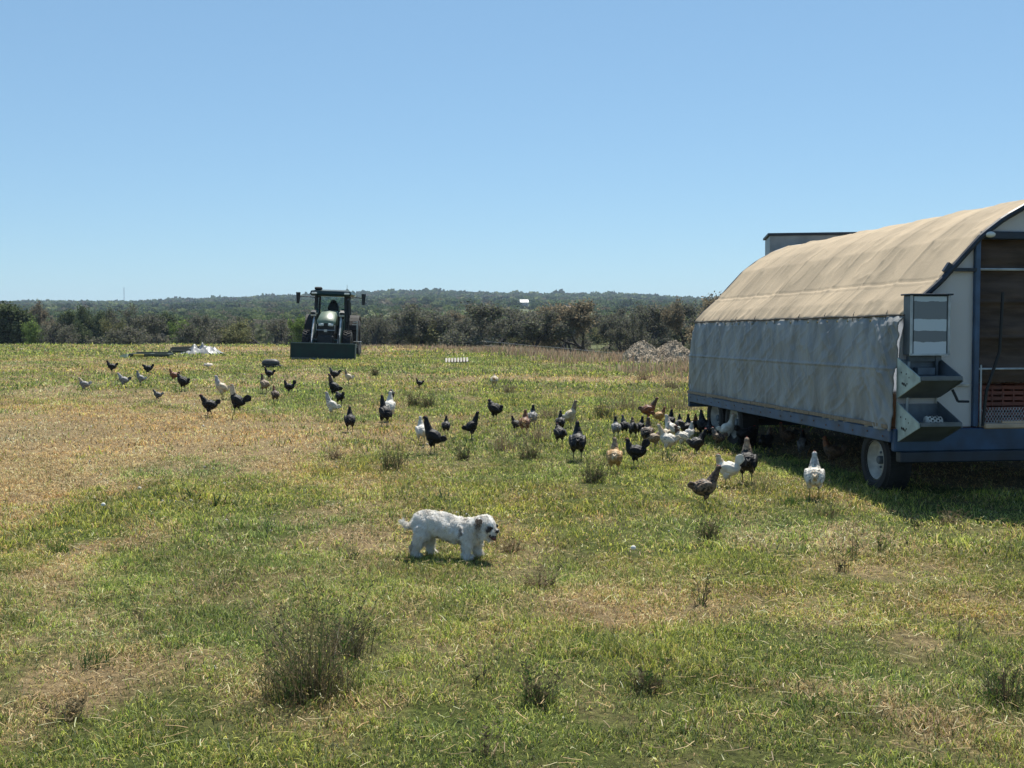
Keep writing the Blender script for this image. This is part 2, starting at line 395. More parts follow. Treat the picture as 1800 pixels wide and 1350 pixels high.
# tall tawny dry grass along the far edge of the field
def tall_band():
    n = 60000
    px = rng.random(n)*1500+560; u = (px-900)/2000
    dc = np.interp(px, CR_PX, CR_D)
    depth = np.interp(px, [560, 640, 800, 1000, 1250, 2100], [2, 5, 9, 13, 17, 20])
    y = dc+8-rng.random(n)*(depth+10)
    x = u*y
    k = (rng.random(n) < np.clip((fbm(x*.35, y*.5, 91, 3)-.30)*3.4, .0, 1))&(rng.random(n) < np.clip((y-(dc-depth))/5, .04, 1)); x, y, px = x[k], y[k], px[k]; n = len(x)
    c = np.array([(.33, .23, .15), (.40, .29, .19), (.27, .18, .12), (.45, .36, .25), (.16, .17, .07)])[rng.choice(5, n, p=[.3, .25, .2, .12, .13])]*(.8+.4*rng.random(n))[:, None]
    hh = (.10+.34*rng.random(n)**1.3)*(.5+fbm(x*.5, y*.5, 15, 3))*np.interp(px, [560, 700, 1000, 1250], [.4, .6, .9, 1.0])
    p = blade_mesh(x, y, hh, .02+.015*rng.random(n), np.clip(rng.normal(.3, .15, n), 0, .8), rng.random(n)*6.283, rng.random(n)*6.283, c)
    obj('tall_dry_grass', np_mesh('tall_dry_grass', *p, mats=[M_GRASS]), label='tawny tall dry grass along the far edge of the field', cat='grass', kind='stuff')
tall_band()
# small pale stones and droppings scattered
def pebbles():
    mb = MB()
    for i in range(170):
        px = random.uniform(-30, 900) if random.random() < .7 else random.uniform(0, 1800); py = 610+random.random()**1.8*330
        x, y, z = place(px, py); s = random.uniform(.006, .015)*(1+y/22)
        mb.ell((x, y, z+s*.4), (s, s*random.uniform(.6, 1), s*.55), (random.random(), random.random(), random.random()*6), n=6, m=4)
    mb.build('gravel', mat('pale stone', (.55, .5, .42), .9, var=.4, scale=3, bump=.01), label='scattered small pale stones in the far turf', cat='stones', kind='stuff')
pebbles()

# ---------------------------------------------------------------- weeds and tufts (things)
M_WEED = leaf_mat('weed stems', trans=.25, gloss=.04)
def stems(n, spread, h, w, lean, cols, seed, heads=0, droop=0):
    r = np.random.default_rng(seed); V = []; Q = []; C = []
    for i in range(n):
        a = r.random()*6.283; q0 = r.integers(5)*1.257+seed; rr = spread*r.random()**.8; bx, by = rr*math.cos(a)*1.15+spread*.45*math.cos(q0), rr*math.sin(a)*.8+spread*.45*math.sin(q0)
        L_ = h*(.16+.84*r.random()**1.9); la = a+r.normal(0, .9); ln = min(1.2, lean*abs(r.normal(0.5, .6)))
        c = np.array(cols[r.integers(len(cols))])*(.8+.4*r.random()); ww = w*(.7+.6*r.random()); f = r.random()*3.14
        K = 5; b = len(V)
        for k in range(K):
            t = k/(K-1); off = L_*ln*(t**1.7); z = L_*t*math.sqrt(max(.1, 1-ln*ln*.5))-droop*L_*t**3
            q = ww*(1-.75*t)*.5
            px, py = bx+math.cos(la)*off+r.normal(0, .004)*t, by+math.sin(la)*off+r.normal(0, .004)*t
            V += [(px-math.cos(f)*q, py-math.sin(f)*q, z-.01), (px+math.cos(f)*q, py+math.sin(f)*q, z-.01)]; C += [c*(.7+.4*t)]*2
            if k: Q.append((b+2*k-2, b+2*k-1, b+2*k+1, b+2*k))
        if heads and r.random() < heads:
            for q in range(7):
                t = .55+.45*r.random(); b = len(V); off = L_*ln*(t**1.7); z = L_*t; s = ww*.6+.0015
                cx, cy = bx+math.cos(la)*off, by+math.sin(la)*off; aa = r.random()*6.28
                V += [(cx, cy, z), (cx+math.cos(aa)*s*3, cy+math.sin(aa)*s*3, z+s*2), (cx+math.cos(aa)*s*3.4, cy+math.sin(aa)*s*3.4, z+s*3.4), (cx, cy, z+s*1.5)]; C += [c]*4; Q.append((b, b+1, b+2, b+3))
    return np_mesh('stems', V, Q, None, np.array(C), mats=[M_WEED])
DK = [(.10, .08, .045), (.14, .115, .06), (.075, .07, .035), (.20, .15, .08)]
GR = [(.09, .15, .03), (.13, .19, .05), (.06, .11, .025)]
ST = [(.36, .27, .15), (.28, .2, .11), (.42, .33, .2)]
WD = [  # px, py, height px, kind, name, label
 (545, 1222, 178, 'big', 'dead_weed_clump', 'large clump of tall dark dead stalks in the left foreground turf'),
 (238, 1095, 110, 'stalk', 'dry_stalks', 'few tall thin curved dead stalks left of the big foreground clump'),
 (488, 1150, 85, 'stalk', 'dry_stalks', 'small upright stalk bunch just behind left edge of the big dead clump'),
 (610, 1150, 110, 'dark', 'dead_weed_clump', 'dark upright stalks rising behind right edge of the big dead clump'),
 (620, 985, 60, 'stalk', 'dry_stalks', 'two crossing thin stalks left of the white dog'),
 (948, 1035, 48, 'straw', 'dry_grass_tuft', 'rusty dry grass tuft in the brown patch right of the dog'),
 (895, 970, 30, 'straw', 'dry_grass_tuft', 'low reddish dry tuft just in front of the dog'),
 (690, 826, 60, 'dark', 'dead_weed_clump', 'leaning dark weed stalks left of the black hen with white companion'),
 (588, 806, 26, 'straw', 'dry_grass_tuft', 'small dry weed tuft below the black hen facing away'),
 (815, 808, 26, 'dark', 'dead_weed_clump', 'small dark weed between the large black hen and the rightward black hen'),
 (752, 716, 30, 'dark', 'dead_weed_clump', 'small dark weed bush below the lone small black hen, right of two'),
 (727, 714, 26, 'dark', 'dead_weed_clump', 'small dark weed bush below the lone small black hen, left of two'),
 (893, 690, 20, 'straw', 'dry_grass_tuft', 'tiny weed tuft right of the lone buff and white hen'),
 (888, 792, 50, 'straw', 'dry_bush', 'brown dry bushy weed below the rust coloured hen'),
 (930, 808, 40, 'dark', 'dead_weed_clump', 'dark weed clump left of the black hen facing away in midfield'),
 (948, 775, 46, 'straw', 'dry_stalks', 'tall dry weed stalks right of the rust coloured hen'),
 (1045, 848, 48, 'dark', 'dead_weed_clump', 'dense dark weed clump beside the buff hen'),
 (1062, 735, 42, 'dark', 'leafy_weed', 'dark spiky weed behind the leftmost grey backed hen of the flock'),
 (1100, 722, 44, 'straw', 'dry_stalks', 'tall tan stalks behind the left side of the flock'),
 (1195, 720, 66, 'straw', 'dry_stalks', 'tall tan stalks beside the far corner of the trailer'),
 (1005, 740, 40, 'broad', 'leafy_weed', 'spiky dark leaved weed behind the cream hen with red head'),
 (965, 735, 34, 'straw', 'dry_stalks', 'thin tan stalks left of the cream hen with red head'),
 (278, 872, 26, 'broad', 'broad_leaf_clump', 'splayed broad green blades, left one of the row below the dry patch'),
 (345, 875, 26, 'broad', 'broad_leaf_clump', 'splayed broad green blades, middle one of the row below the dry patch'),
 (386, 888, 28, 'broad', 'broad_leaf_clump', 'upright broad green blades, right one of the row below the dry patch'),
 (770, 880, 28, 'broad', 'broad_leaf_clump', 'low broad bladed green clump directly behind the dog'),
 (1178, 812, 22, 'broad', 'broad_leaf_clump', 'dark broad bladed clump at the feet of the white hens'),
 (1335, 866, 46, 'tuft', 'grass_tuft', 'thick pale green grass tuft beside the black tailed hen by the shadow'),
 (1392, 886, 34, 'green', 'grass_tuft', 'bright green grass tuft left of the white hen facing away'),
 (1462, 915, 66, 'stalk', 'dry_stalks', 'thin dry stalks standing at the trailer shadow edge right of the white hen'),
 (1445, 905, 40, 'tuft', 'grass_tuft', 'mixed grass tuft directly under the white hen facing away'),
 (1245, 950, 44, 'dark', 'dead_weed_clump', 'dark weed tuft in the turf below the speckled brown hen'),
 (1232, 1062, 84, 'stalk', 'dry_stalks', 'single tall thin green stalks below the speckled brown hen'),
 (1500, 975, 74, 'stalk', 'dry_stalks', 'loose group of tall thin weed stems in front of the trailer shadow'),
 (1548, 972, 70, 'stalk', 'dry_stalks', 'loose tall weed stems in front of the near trailer wheel'),
 (1480, 1005, 50, 'stalk', 'dry_stalks', 'low open weed stems below the loose tall stems before the shadow'),
 (1672, 925, 34, 'straw', 'dry_grass_tuft', 'arching pale straw tuft at the lower edge of the trailer shadow'),
 (1610, 930, 26, 'stalk', 'dry_stalks', 'short pale stems inside the lower edge of the trailer shadow'),
 (1762, 1238, 92, 'dark', 'dead_weed_clump', 'dark weed clump at the right edge of the foreground'),
 (945, 1238, 66, 'dark', 'dead_weed_clump', 'thin dark weed tuft at centre foreground'),
 (845, 1205, 76, 'stalk', 'dry_stalks', 'wispy grey stalks left of the centre foreground weed tuft'),
 (848, 1330, 80, 'stalk', 'dry_stalks', 'wispy stalks at the bottom edge of the centre foreground'),
 (1132, 1215, 52, 'dark', 'dead_weed_clump', 'low dark weed tuft right of the centre foreground'),
 (1430, 1245, 34, 'green', 'grass_tuft', 'low dark green tuft in a brown patch at right foreground'),
 (1025, 1135, 30, 'green', 'grass_tuft', 'low green tuft below the brown patch at centre'),
 (165, 1165, 34, 'green', 'grass_tuft', 'green tuft by brown litter at left foreground'),
 (105, 970, 26, 'green', 'grass_tuft', 'small green tuft at the left side level with the dog'),
 (120, 1265, 40, 'straw', 'dry_grass_tuft', 'tangled brown dry tuft at lower left foreground'),
 (1690, 1130, 60, 'stalk', 'dry_stalks', 'faint thin stems at right foreground above the dark edge clump'),
 (660, 660, 14, 'dark', 'dead_weed_clump', 'tiny dark weeds in the far turf right of the tractor'),
 (1130, 668, 24, 'straw', 'dry_stalks', 'dry weeds in the far turf below the rubble piles, left of two'),
 (1178, 682, 34, 'straw', 'dry_stalks', 'dry weeds in the far turf below the rubble piles, right of two'),
]
def weeds():
    for i, (px, py, hp, kind, name, label) in enumerate(WD):
        x, y, z = place(px, py); s = y/FPX; h = hp*s*1.05
        if kind == 'big': me = stems(640, .13, h*1.1, .0034, .75, DK*5+ST*2+GR*3, i, .3)
        elif kind == 'dark': me = stems(190, max(.05, h*.30), h*1.1, .0034+s*.42, .6, DK*2+GR+ST[:1], i, .2)
        elif kind == 'stalk': me = stems(24, .03, h*1.1, .0032+s*.4, .6, DK*2+ST+GR, i, .35)
        elif kind == 'straw': me = stems(130, max(.06, h*.4), h*1.1, .0034+s*.45, .8, ST*2+DK[:2], i, .2)
        elif kind == 'broad': me = stems(26, max(.08, h*.55), h*1.2, .018+s*.7, 1.35, [(.03, .05, .018), (.05, .085, .025), (.07, .11, .035), (.10, .13, .05)], i, 0, .15)
        elif kind == 'tuft': me = stems(220, .11, h, .004, .7, GR+ST+[(.22, .24, .08)]*2, i)
        else: me = stems(170, .09, h, .005, .75, [(.08, .16, .025), (.11, .2, .035), (.06, .12, .02)], i)
        if kind == 'big': pass
        o = obj(name, me, label=label, cat='weed' if 'grass' not in name else 'grass tuft', group='weeds and tufts in the pasture')
        o.location = (x, y, z)
weeds()

# ---------------------------------------------------------------- trees
M_TRUNK = mat('tree bark', (.04, .034, .03), .9, var=.35, scale=4, bump=.03, bscale=9)
M_TREE = leaf_mat('tree foliage', trans=.38, gloss=.01)
def tree_parts(seed, kind):
    "unit tree of height 1; returns trunk mesh and crown mesh"
    r = random.Random(seed); g = np.random.default_rng(seed); mb = MB(); tips = []
    def limb(p, d, L_, rad, lv):
        pts = [p]; rr = [rad]; n = 4; q = p; dd = d
        for k in range(n):
            dd = (dd+Vector((r.gauss(0, .22), r.gauss(0, .22), r.gauss(.03, .14)))).normalized()
            q = q+dd*L_/n; pts.append(q); rr.append(rad*(1-.42*(k+1)/n))
            if lv >= 2: tips.append((q.copy(), lv))
        mb.tube(pts, rr, 6 if lv < 2 else 4, cap=False)
        if lv < 4:
            for k in range(r.choice((2, 3, 3)) if lv else 3):
                a = r.random()*6.283; sp = r.uniform(.45, .95)
                ax = dd.orthogonal().normalized(); ax.rotate(Matrix.Rotation(a, 3, dd)); nd = dd.copy(); nd.rotate(Matrix.Rotation(sp, 3, ax))
                nd.z = nd.z*.75+.10; nd.normalize()
                limb(pts[-1] if k < 2 else pts[-2], nd, L_*r.uniform(.62, .85), rr[-1]*r.uniform(.62, .85), lv+1)
    lean = Vector((r.gauss(0, .22), r.gauss(0, .22), 1)).normalized()
    limb(Vector((0, 0, -.03)), lean, .26 if kind != 'bush' else .08, .034, 0)
    if kind != 'bush' and r.random() < .6:
        a = r.random()*6.28; limb(Vector((.02, 0, -.02)), Vector((math.cos(a)*.6, math.sin(a)*.6, 1)).normalized(), .25, .026, 0)
    P = np.array([t[0][:] for t in tips]); top = np.percentile(P[:, 2], 98); sc = .93/top
    for i, v in enumerate(mb.v): mb.v[i] = (v[0]*sc, v[1]*sc, v[2]*sc)
    P = P*sc
    n = {'bare': 10500, 'rusty': 10000, 'dark': 9000, 'bright': 6500, 'bush': 4200, 'olive': 6000}[kind]
    k = g.integers(0, len(P), n)
    sp = {'bare': .055, 'rusty': .055, 'dark': .06, 'bright': .055, 'bush': .07, 'olive': .055}[kind]
    c = P[k]+g.normal(0, sp, (n, 3))*[1, 1, .8]; c[:, 2] = np.maximum(c[:, 2], .03 if kind in ('bush', 'dark') else .12)
    if kind in ('dark', 'bright', 'olive', 'bush'):   # low skirts reach the ground
        m = g.random(n) < (.30 if kind != 'olive' else .12); c[m, 2] *= g.random(m.sum())*.7+.2
    s = {'bare': .012, 'rusty': .013, 'dark': .018, 'bright': .017, 'bush': .015, 'olive': .015}[kind]*(.6+.8*g.random(n))
    a = g.normal(0, 1, (n, 3)); a /= np.linalg.norm(a, axis=1)[:, None]; b = np.cross(a, g.normal(0, 1, (n, 3))); b /= np.linalg.norm(b, axis=1)[:, None]
    a *= s[:, None]; b *= s[:, None]*.7
    V = np.stack([c-a-b, c+a-b, c+a+b, c-a+b], 1).reshape(-1, 3)
    cl = {'bare': [(.15, .145, .115), (.20, .19, .145), (.10, .10, .085), (.15, .165, .085)], 'rusty': [(.25, .20, .13), (.19, .16, .105), (.30, .24, .155), (.15, .145, .095)],
          'dark': [(.06, .085, .04), (.085, .11, .05), (.12, .14, .065)], 'bright': [(.17, .24, .06), (.21, .28, .075), (.12, .17, .05)],
          'bush': [(.165, .155, .12), (.13, .125, .10), (.21, .195, .15), (.13, .145, .075)], 'olive': [(.19, .195, .085), (.25, .24, .11), (.14, .14, .07)]}[kind]
    clump = (np.sin(c[:, 0]*31+seed)+np.sin(c[:, 1]*27)+np.sin(c[:, 2]*34))*.09
    col = np.array(cl)[g.integers(0, len(cl), n)]*(1+g.normal(0, .15, n)+clump)[:, None].clip(.5, 1.6)
    q = np.arange(n)[:, None]*4+np.arange(4)
    T_ = None
    # twigs: thin slivers from the branch tips
    m = 1500 if kind in ('bare', 'rusty') else 500
    k = g.integers(0, len(P), m); o = P[k]; dv = g.normal(0, 1, (m, 3)); dv[:, 2] += .5; dv /= np.linalg.norm(dv, axis=1)[:, None]; dv *= (.04+.07*g.random(m))[:, None]
    w = np.cross(dv, g.normal(0, 1, (m, 3))); w /= np.linalg.norm(w, axis=1)[:, None]; w *= .0022
    V2 = np.stack([o-w, o+w, o+dv+w*.3, o+dv-w*.3], 1).reshape(-1, 3); q2 = len(V)+np.arange(m)[:, None]*4+np.arange(4)
    C = np.vstack([np.repeat(col, 4, 0), np.tile([[.06, .05, .042]], (m*4, 1))])
    return mb.mesh('trunk', M_TRUNK, smooth=True), np_mesh('crown', np.vstack([V, V2]), np.vstack([q, q2]), None, C.clip(.01, .5), mats=[M_TREE])
TM = {k: [tree_parts(s*13+i*101+5, k) for s in range(n)] for i, (k, n) in enumerate((('bare', 4), ('rusty', 2), ('dark', 3), ('bright', 2), ('bush', 3), ('olive', 2)))}
TREES = [  # px, top row, width px, kind, depth, name, label
 (12, 537, 60, 'dark', 118, 'evergreen_tree', 'dark tree at the far left end of the tree line'),
 (78, 536, 52, 'rusty', 150, 'bare_oak', 'reddish brown round tree second from the left end of the tree line'),
 (54, 566, 38, 'bright', 112, 'leafy_shrub', 'small bright green shrub low at the left end of the tree line'),
 (100, 566, 46, 'bush', 108, 'bare_shrub', 'grey brown shrub right of the small bright green shrub at left'),
 (134, 548, 40, 'dark', 132, 'juniper_tree', 'dark juniper between the reddish tree and the broad dark evergreen'),
 (168, 541, 62, 'dark', 140, 'evergreen_tree', 'broad dark evergreen behind the leftmost black hen'),
 (150, 572, 50, 'bush', 105, 'bare_shrub', 'brownish shrub below the broad dark evergreen'),
 (200, 560, 40, 'olive', 116, 'olive_tree', 'olive green tree right of the broad dark evergreen'),
 (240, 543, 76, 'bare', 128, 'bare_oak', 'wide grey leafless oak under the distant mast'),
 (285, 553, 36, 'dark', 142, 'juniper_tree', 'dark juniper just right of the wide grey oak under the mast'),
 (305, 565, 44, 'bright', 118, 'leafy_shrub', 'yellow green tree above the flat green frame in the grass'),
 (228, 574, 54, 'bush', 104, 'bare_shrub', 'dense grey shrub below the wide grey leafless oak'),
 (345, 568, 54, 'bush', 106, 'bare_shrub', 'brown shrub directly above the white plastic heap'),
 (358, 555, 50, 'bare', 134, 'bare_oak', 'grey leafless oak above the white plastic heap'),
 (405, 562, 52, 'bush', 112, 'bare_shrub', 'brown shrub right of the white plastic heap'),
 (424, 558, 44, 'bare', 130, 'bare_oak', 'thin leafless oak halfway between plastic heap and tractor'),
 (462, 566, 56, 'olive', 110, 'olive_tree', 'olive brown tree second to the left of the tractor'),
 (482, 558, 46, 'bush', 124, 'bare_shrub', 'brown shrub top behind the olive tree left of the tractor'),
 (508, 560, 40, 'bright', 100, 'leafy_shrub', 'bright green tree right beside the left side of the tractor'),
 (546, 560, 60, 'bare', 126, 'bare_oak', 'dark leafless tree directly behind the tractor, left part'),
 (600, 556, 60, 'bare', 120, 'bare_oak', 'dark leafless tree directly behind the tractor, right part'),
 (652, 560, 56, 'bush', 112, 'bare_shrub', 'brown tree just right of the tractor bucket'),
 (690, 548, 60, 'bare', 128, 'bare_oak', 'leafless oak first to the right of the tractor'),
 (738, 536, 92, 'bare', 116, 'bare_oak', 'broad dark leafless oak with pale leaning trunk right of the tractor'),
 (790, 566, 56, 'olive', 118, 'olive_tree', 'low olive tree above the striped white slatted feeder'),
 (828, 560, 50, 'bare', 132, 'bare_oak', 'small leafless tree right of the low olive tree'),
 (872, 536, 96, 'bare', 110, 'bare_oak', 'large dark leafless oak below the distant white roof'),
 (946, 548, 92, 'bare', 106, 'bare_oak', 'dark oak with forked leaning trunks right of the one below the white roof'),
 (900, 575, 50, 'olive', 118, 'olive_tree', 'low olive undergrowth tree between the two large forked oaks'),
 (1000, 546, 64, 'rusty', 114, 'rusty_oak', 'light brown tree left of the tallest rusty oak'),
 (1044, 532, 92, 'rusty', 108, 'rusty_oak', 'tallest rusty brown oak left of the rubble piles'),
 (985, 580, 50, 'bush', 118, 'bare_shrub', 'low brown shrub under the light brown tree'),
 (1100, 546, 66, 'bare', 112, 'bare_oak', 'dark bare oak with forked trunk above the left rubble pile'),
 (1070, 575, 50, 'olive', 122, 'olive_tree', 'low olive tree behind the tallest rusty oak'),
 (1148, 538, 78, 'bare', 118, 'bare_oak', 'dark leafless oak directly above the rubble piles'),
 (1196, 534, 70, 'rusty', 112, 'rusty_oak', 'brown oak above the right rubble pile'),
 (1238, 521, 82, 'rusty', 106, 'rusty_oak', 'tall rusty oak touching the far end of the trailer'),
 (1290, 520, 82, 'bare', 112, 'bare_oak', 'dark oak mostly hidden by the trailer roof'),
 (705, 552, 66, 'bare', 140, 'bare_oak', 'grey leafless tree in the second row behind the first oak right of the tractor'),
 (768, 548, 70, 'bare', 138, 'bare_oak', 'grey leafless tree in the second row above the left end of the slatted feeder'),
 (822, 550, 64, 'rusty', 142, 'rusty_oak', 'pale brown tree in the second row above the right end of the slatted feeder'),
 (912, 548, 70, 'bare', 136, 'bare_oak', 'grey leafless tree in the second row between the two large forked oaks'),
 (975, 552, 60, 'bare', 138, 'bare_oak', 'grey leafless tree in the second row left of the light brown tree'),
 (1075, 544, 70, 'bare', 134, 'bare_oak', 'grey leafless tree in the second row right behind the tallest rusty oak'),
 (1125, 542, 70, 'rusty', 138, 'rusty_oak', 'pale brown tree in the second row above the left rubble pile'),
 (1170, 540, 70, 'bare', 134, 'bare_oak', 'grey leafless tree in the second row above the right rubble pile'),
 (1215, 534, 70, 'bare', 138, 'bare_oak', 'grey leafless tree in the second row left of the tall rusty oak at the trailer'),
 (640, 552, 60, 'bare', 138, 'bare_oak', 'grey leafless tree in the second row just right of the tractor cab'),
 (1180, 575, 60, 'bush', 122, 'bare_shrub', 'low brown shrub behind the right rubble pile'),
 (1130, 580, 50, 'bush', 124, 'bare_shrub', 'low brown shrub behind the left rubble pile'),
]
for i, (px, yt, wp, kind, d, name, label) in enumerate(TREES):
    x, y, z = atd(px, d); h = zrow(yt, d)-z; w = wp/FPX*d
    tr, cr = TM[kind][i % len(TM[kind])]
    e = empty(name, (x, y, z), (0, 0, (i*2.4) % 6.28))
    vv = verts_of(cr); ww = np.percentile(vv[:, 0], 97)-np.percentile(vv[:, 0], 3)
    sx = w*1.12/ww; e.scale = (sx, sx, h)
    tag(e, label, 'tree' if 'shrub' not in name else 'shrub', 'trees along the far edge of the field')
    obj('trunk', tr, e); obj('crown', cr, e)
# the wood that fills in behind the tree line and covers the far hill
def wood(band):
    P = []
    def scat(d0, d1, area, hmin, hmax, test=None):
        n = int(.8*(d1*d1-d0*d0)/area); d = np.sqrt(rng.random(n)*(d1*d1-d0*d0)+d0*d0); u = (rng.random(n)*2-1)*.8; x = d*u; px = 900+2000*u
        k = rng.random(n) < (np.ones(n) if test is None else test(px, d, x)); P.append(np.stack([x[k], d[k], hmin+(hmax-hmin)*rng.random(k.sum())], 1))
    if band: scat(112, 138, 10, .9, 2.0, lambda p, d, x: np.where(p > 640, .9, .5))
    if band: scat(138, 215, 11, 2.2, 4.4, lambda p, d, x: np.where((p > 660)&(fbm(x*.03, d*.03, 5) > .55), .2, 1))
    if band: scat(215, 800, 70, 3, 5, lambda p, d, x: np.where(p < 430, .9, np.where(p < 640, .7, .4))*(fbm(x*.012, d*.012, 8) > np.where(p < 430, .36, .4)))
    if not band: scat(740, 1100, 60, 5, 8, lambda p, d, x: np.where(fbm(x*.01, d*.01, 8) > .36, 1, .2))
    if not band: scat(1640, 1760, 900, 10, 15)
    if not band: scat(1100, 1760, 95, 5, 10, lambda p, d, x: np.where(fbm(x*.01, d*.01, 12) > .36, 1, .3))
    P = np.vstack(P); q_ = 900+2000*P[:, 0]/P[:, 1]; P = P[~(((np.abs(q_-921) < 15)&(P[:, 1] > 690)&(P[:, 1] < 1030))|((np.abs(q_-866) < 11)&(P[:, 1] > 760)&(P[:, 1] < 960))|((np.abs(q_-1000) < 19)&(P[:, 1] > 500)&(P[:, 1] < 800)))]; n = len(P); K = 90 if band else 26
    z = G(P[:, 0], P[:, 1]); near = P[:, 1] < 240
    g = rng; rad = P[:, 2]*.62*(.8+.5*g.random(n))
    dirs = g.normal(0, 1, (n, K, 3)); dirs /= np.linalg.norm(dirs, axis=2)[:, :, None]; dirs[:, :, 2] = np.abs(dirs[:, :, 2])*1.0-.25
    rr = (.55+.5*g.random((n, K)))
    c = np.stack([P[:, 0][:, None]+dirs[:, :, 0]*rad[:, None]*rr, P[:, 1][:, None]+dirs[:, :, 1]*rad[:, None]*rr, (z+P[:, 2]*.45)[:, None]+dirs[:, :, 2]*(P[:, 2]*.5)[:, None]*rr], 2).reshape(-1, 3)
    s = (np.repeat(rad, K)*(.13 if band else .30)*(.6+.7*g.random(n*K)))
    a = g.normal(0, 1, (n*K, 3)); a /= np.linalg.norm(a, axis=1)[:, None]; b = np.cross(a, g.normal(0, 1, (n*K, 3))); b /= np.linalg.norm(b, axis=1)[:, None]
    a *= s[:, None]; b *= s[:, None]*.8
    V = np.stack([c-a-b*.6, c+a*.8-b, c+a+b*.7, c-a*.7+b], 1).reshape(-1, 3)
    pal = np.array([(.08, .115, .05), (.105, .145, .06), (.045, .065, .033), (.17, .205, .08), (.14, .125, .085), (.12, .125, .07)])
    base = pal[g.choice(6, n, p=[.28, .24, .2, .12, .08, .08])]
    nb = np.array([(.155, .145, .11), (.125, .14, .075), (.19, .17, .13), (.08, .095, .055)])[g.integers(0, 4, n)]
    base = np.where(near[:, None], nb, base)
    col = np.repeat(base, K, 0)*(1+g.normal(0, .13, n*K))[:, None].clip(.5, 1.5)
    q = np.arange(n*K)[:, None]*4+np.arange(4)
    return V, q, np.repeat(col, 4, 0)
_w = [wood(True), wood(False)]
obj('woodland', np_mesh('woodland', np.vstack([_w[0][0], _w[1][0]]), np.vstack([_w[0][1], _w[1][1]+len(_w[0][0])]), None, np.vstack([_w[0][2], _w[1][2]]), mats=[M_TREE]), label='dense scrub woodland behind the tree line and over the far hill', cat='woodland', kind='stuff')
# ---------------------------------------------------------------- far hill buildings, mast, fence
M_WROOF = mat('metal roof painted sun-glint white', (.62, .62, .60), .5, var=.1, scale=.3)  # roof base colour set white to stand in for sun glint
M_WALLG = mat('pale wall', (.35, .33, .30), .8, var=.2, scale=.3)
def far_house(px, py, w, h, dep, d, name, label, rh=1.6, rm=None, wm=None):
    x, y, z = atd(px, d)
    e = empty(name, (x, y, z), (0, 0, .1)); tag(e, label, 'building')
    MB().box((0, 0, h/2-2), (w*.94, dep*.9, h+4)).build('wall', wm or M_WALLG, e)
    mb = MB(); mb.prism([(-dep/2, h), (dep/2, h), (0, h+rh)], -w/2, 'x', w); mb.build('roof', rm or M_WROOF, e)
    for k in (-.25, .2): MB().box((w*k, -dep*.45-.03, h*.45), (w*.08, .06, h*.35)).build('window', mat('dark opening', (.03, .03, .035), .3), e)
far_house(921, 529, 7.5, 3.6, 9, 1000, 'barn', 'building with bright metal roof painted sun-glint white high on the far hill', 2.4)
far_house(866, 534, 11, 2.2, 7, 930, 'shed', 'low grey building left of the white roofed building on the far hill', 1.2, M_WALLG, M_WALLG)
far_house(1000, 544, 13, 1.9, 6, 760, 'low_building', 'long low pinkish building below and right of the white roof', .9, mat('pink roof', (.42, .30, .27), .7), M_WALLG)
M_STEEL = mat('galvanised steel', (.42, .44, .46), .45, .6, var=.25, scale=14)
def mast():
    x, y, z = atd(220, 1640); top = zrow(505, 1640); e = empty('radio_mast', (x, y, z)); tag(e, 'thin radio mast standing on the far hill at left', 'mast')
    h = top-z; mb = MB()
    for a in range(3): t = a*2.094; mb.tube([(.5*math.cos(t), .5*math.sin(t), 0), (.35*math.cos(t), .35*math.sin(t), h)], .13, 4)
    for k in range(int(h/1.5)):
        for a in range(3):
            t, u = a*2.094, (a+1)*2.094; mb.tube([(.48*math.cos(t), .48*math.sin(t), k*1.5), (.48*math.cos(u), .48*math.sin(u), k*1.5+1.5)], .06, 3)
    mb.build('lattice', M_STEEL, e)
mast()
def fence():
    e = empty('wire_fence', (0, 0, 0)); tag(e, 'thin wire fence with posts in front of the oaks by the rubble piles', 'fence')
    pts = []
    for i, px in enumerate(range(850, 1300, 42)):
        d = 76-.012*(px-850)-2; x = (px-900)/2000*d; z = float(G(x, d)); pts.append((x, d, z))
        m = MB(); m.tube([(x, d, z-.1), (x+.02, d, z+1.0)], .035, 6); m.build('post', mat('fence post', (.16, .12, .09), .9, bump=.01) if i == 0 else bpy.data.materials['fence post'], e)
    for k in range(3):
        m = MB(); m.tube([(p[0], p[1]-.04, p[2]+.42+.25*k) for p in pts], .008, 4); m.build('wire', M_STEEL, e)
fence()

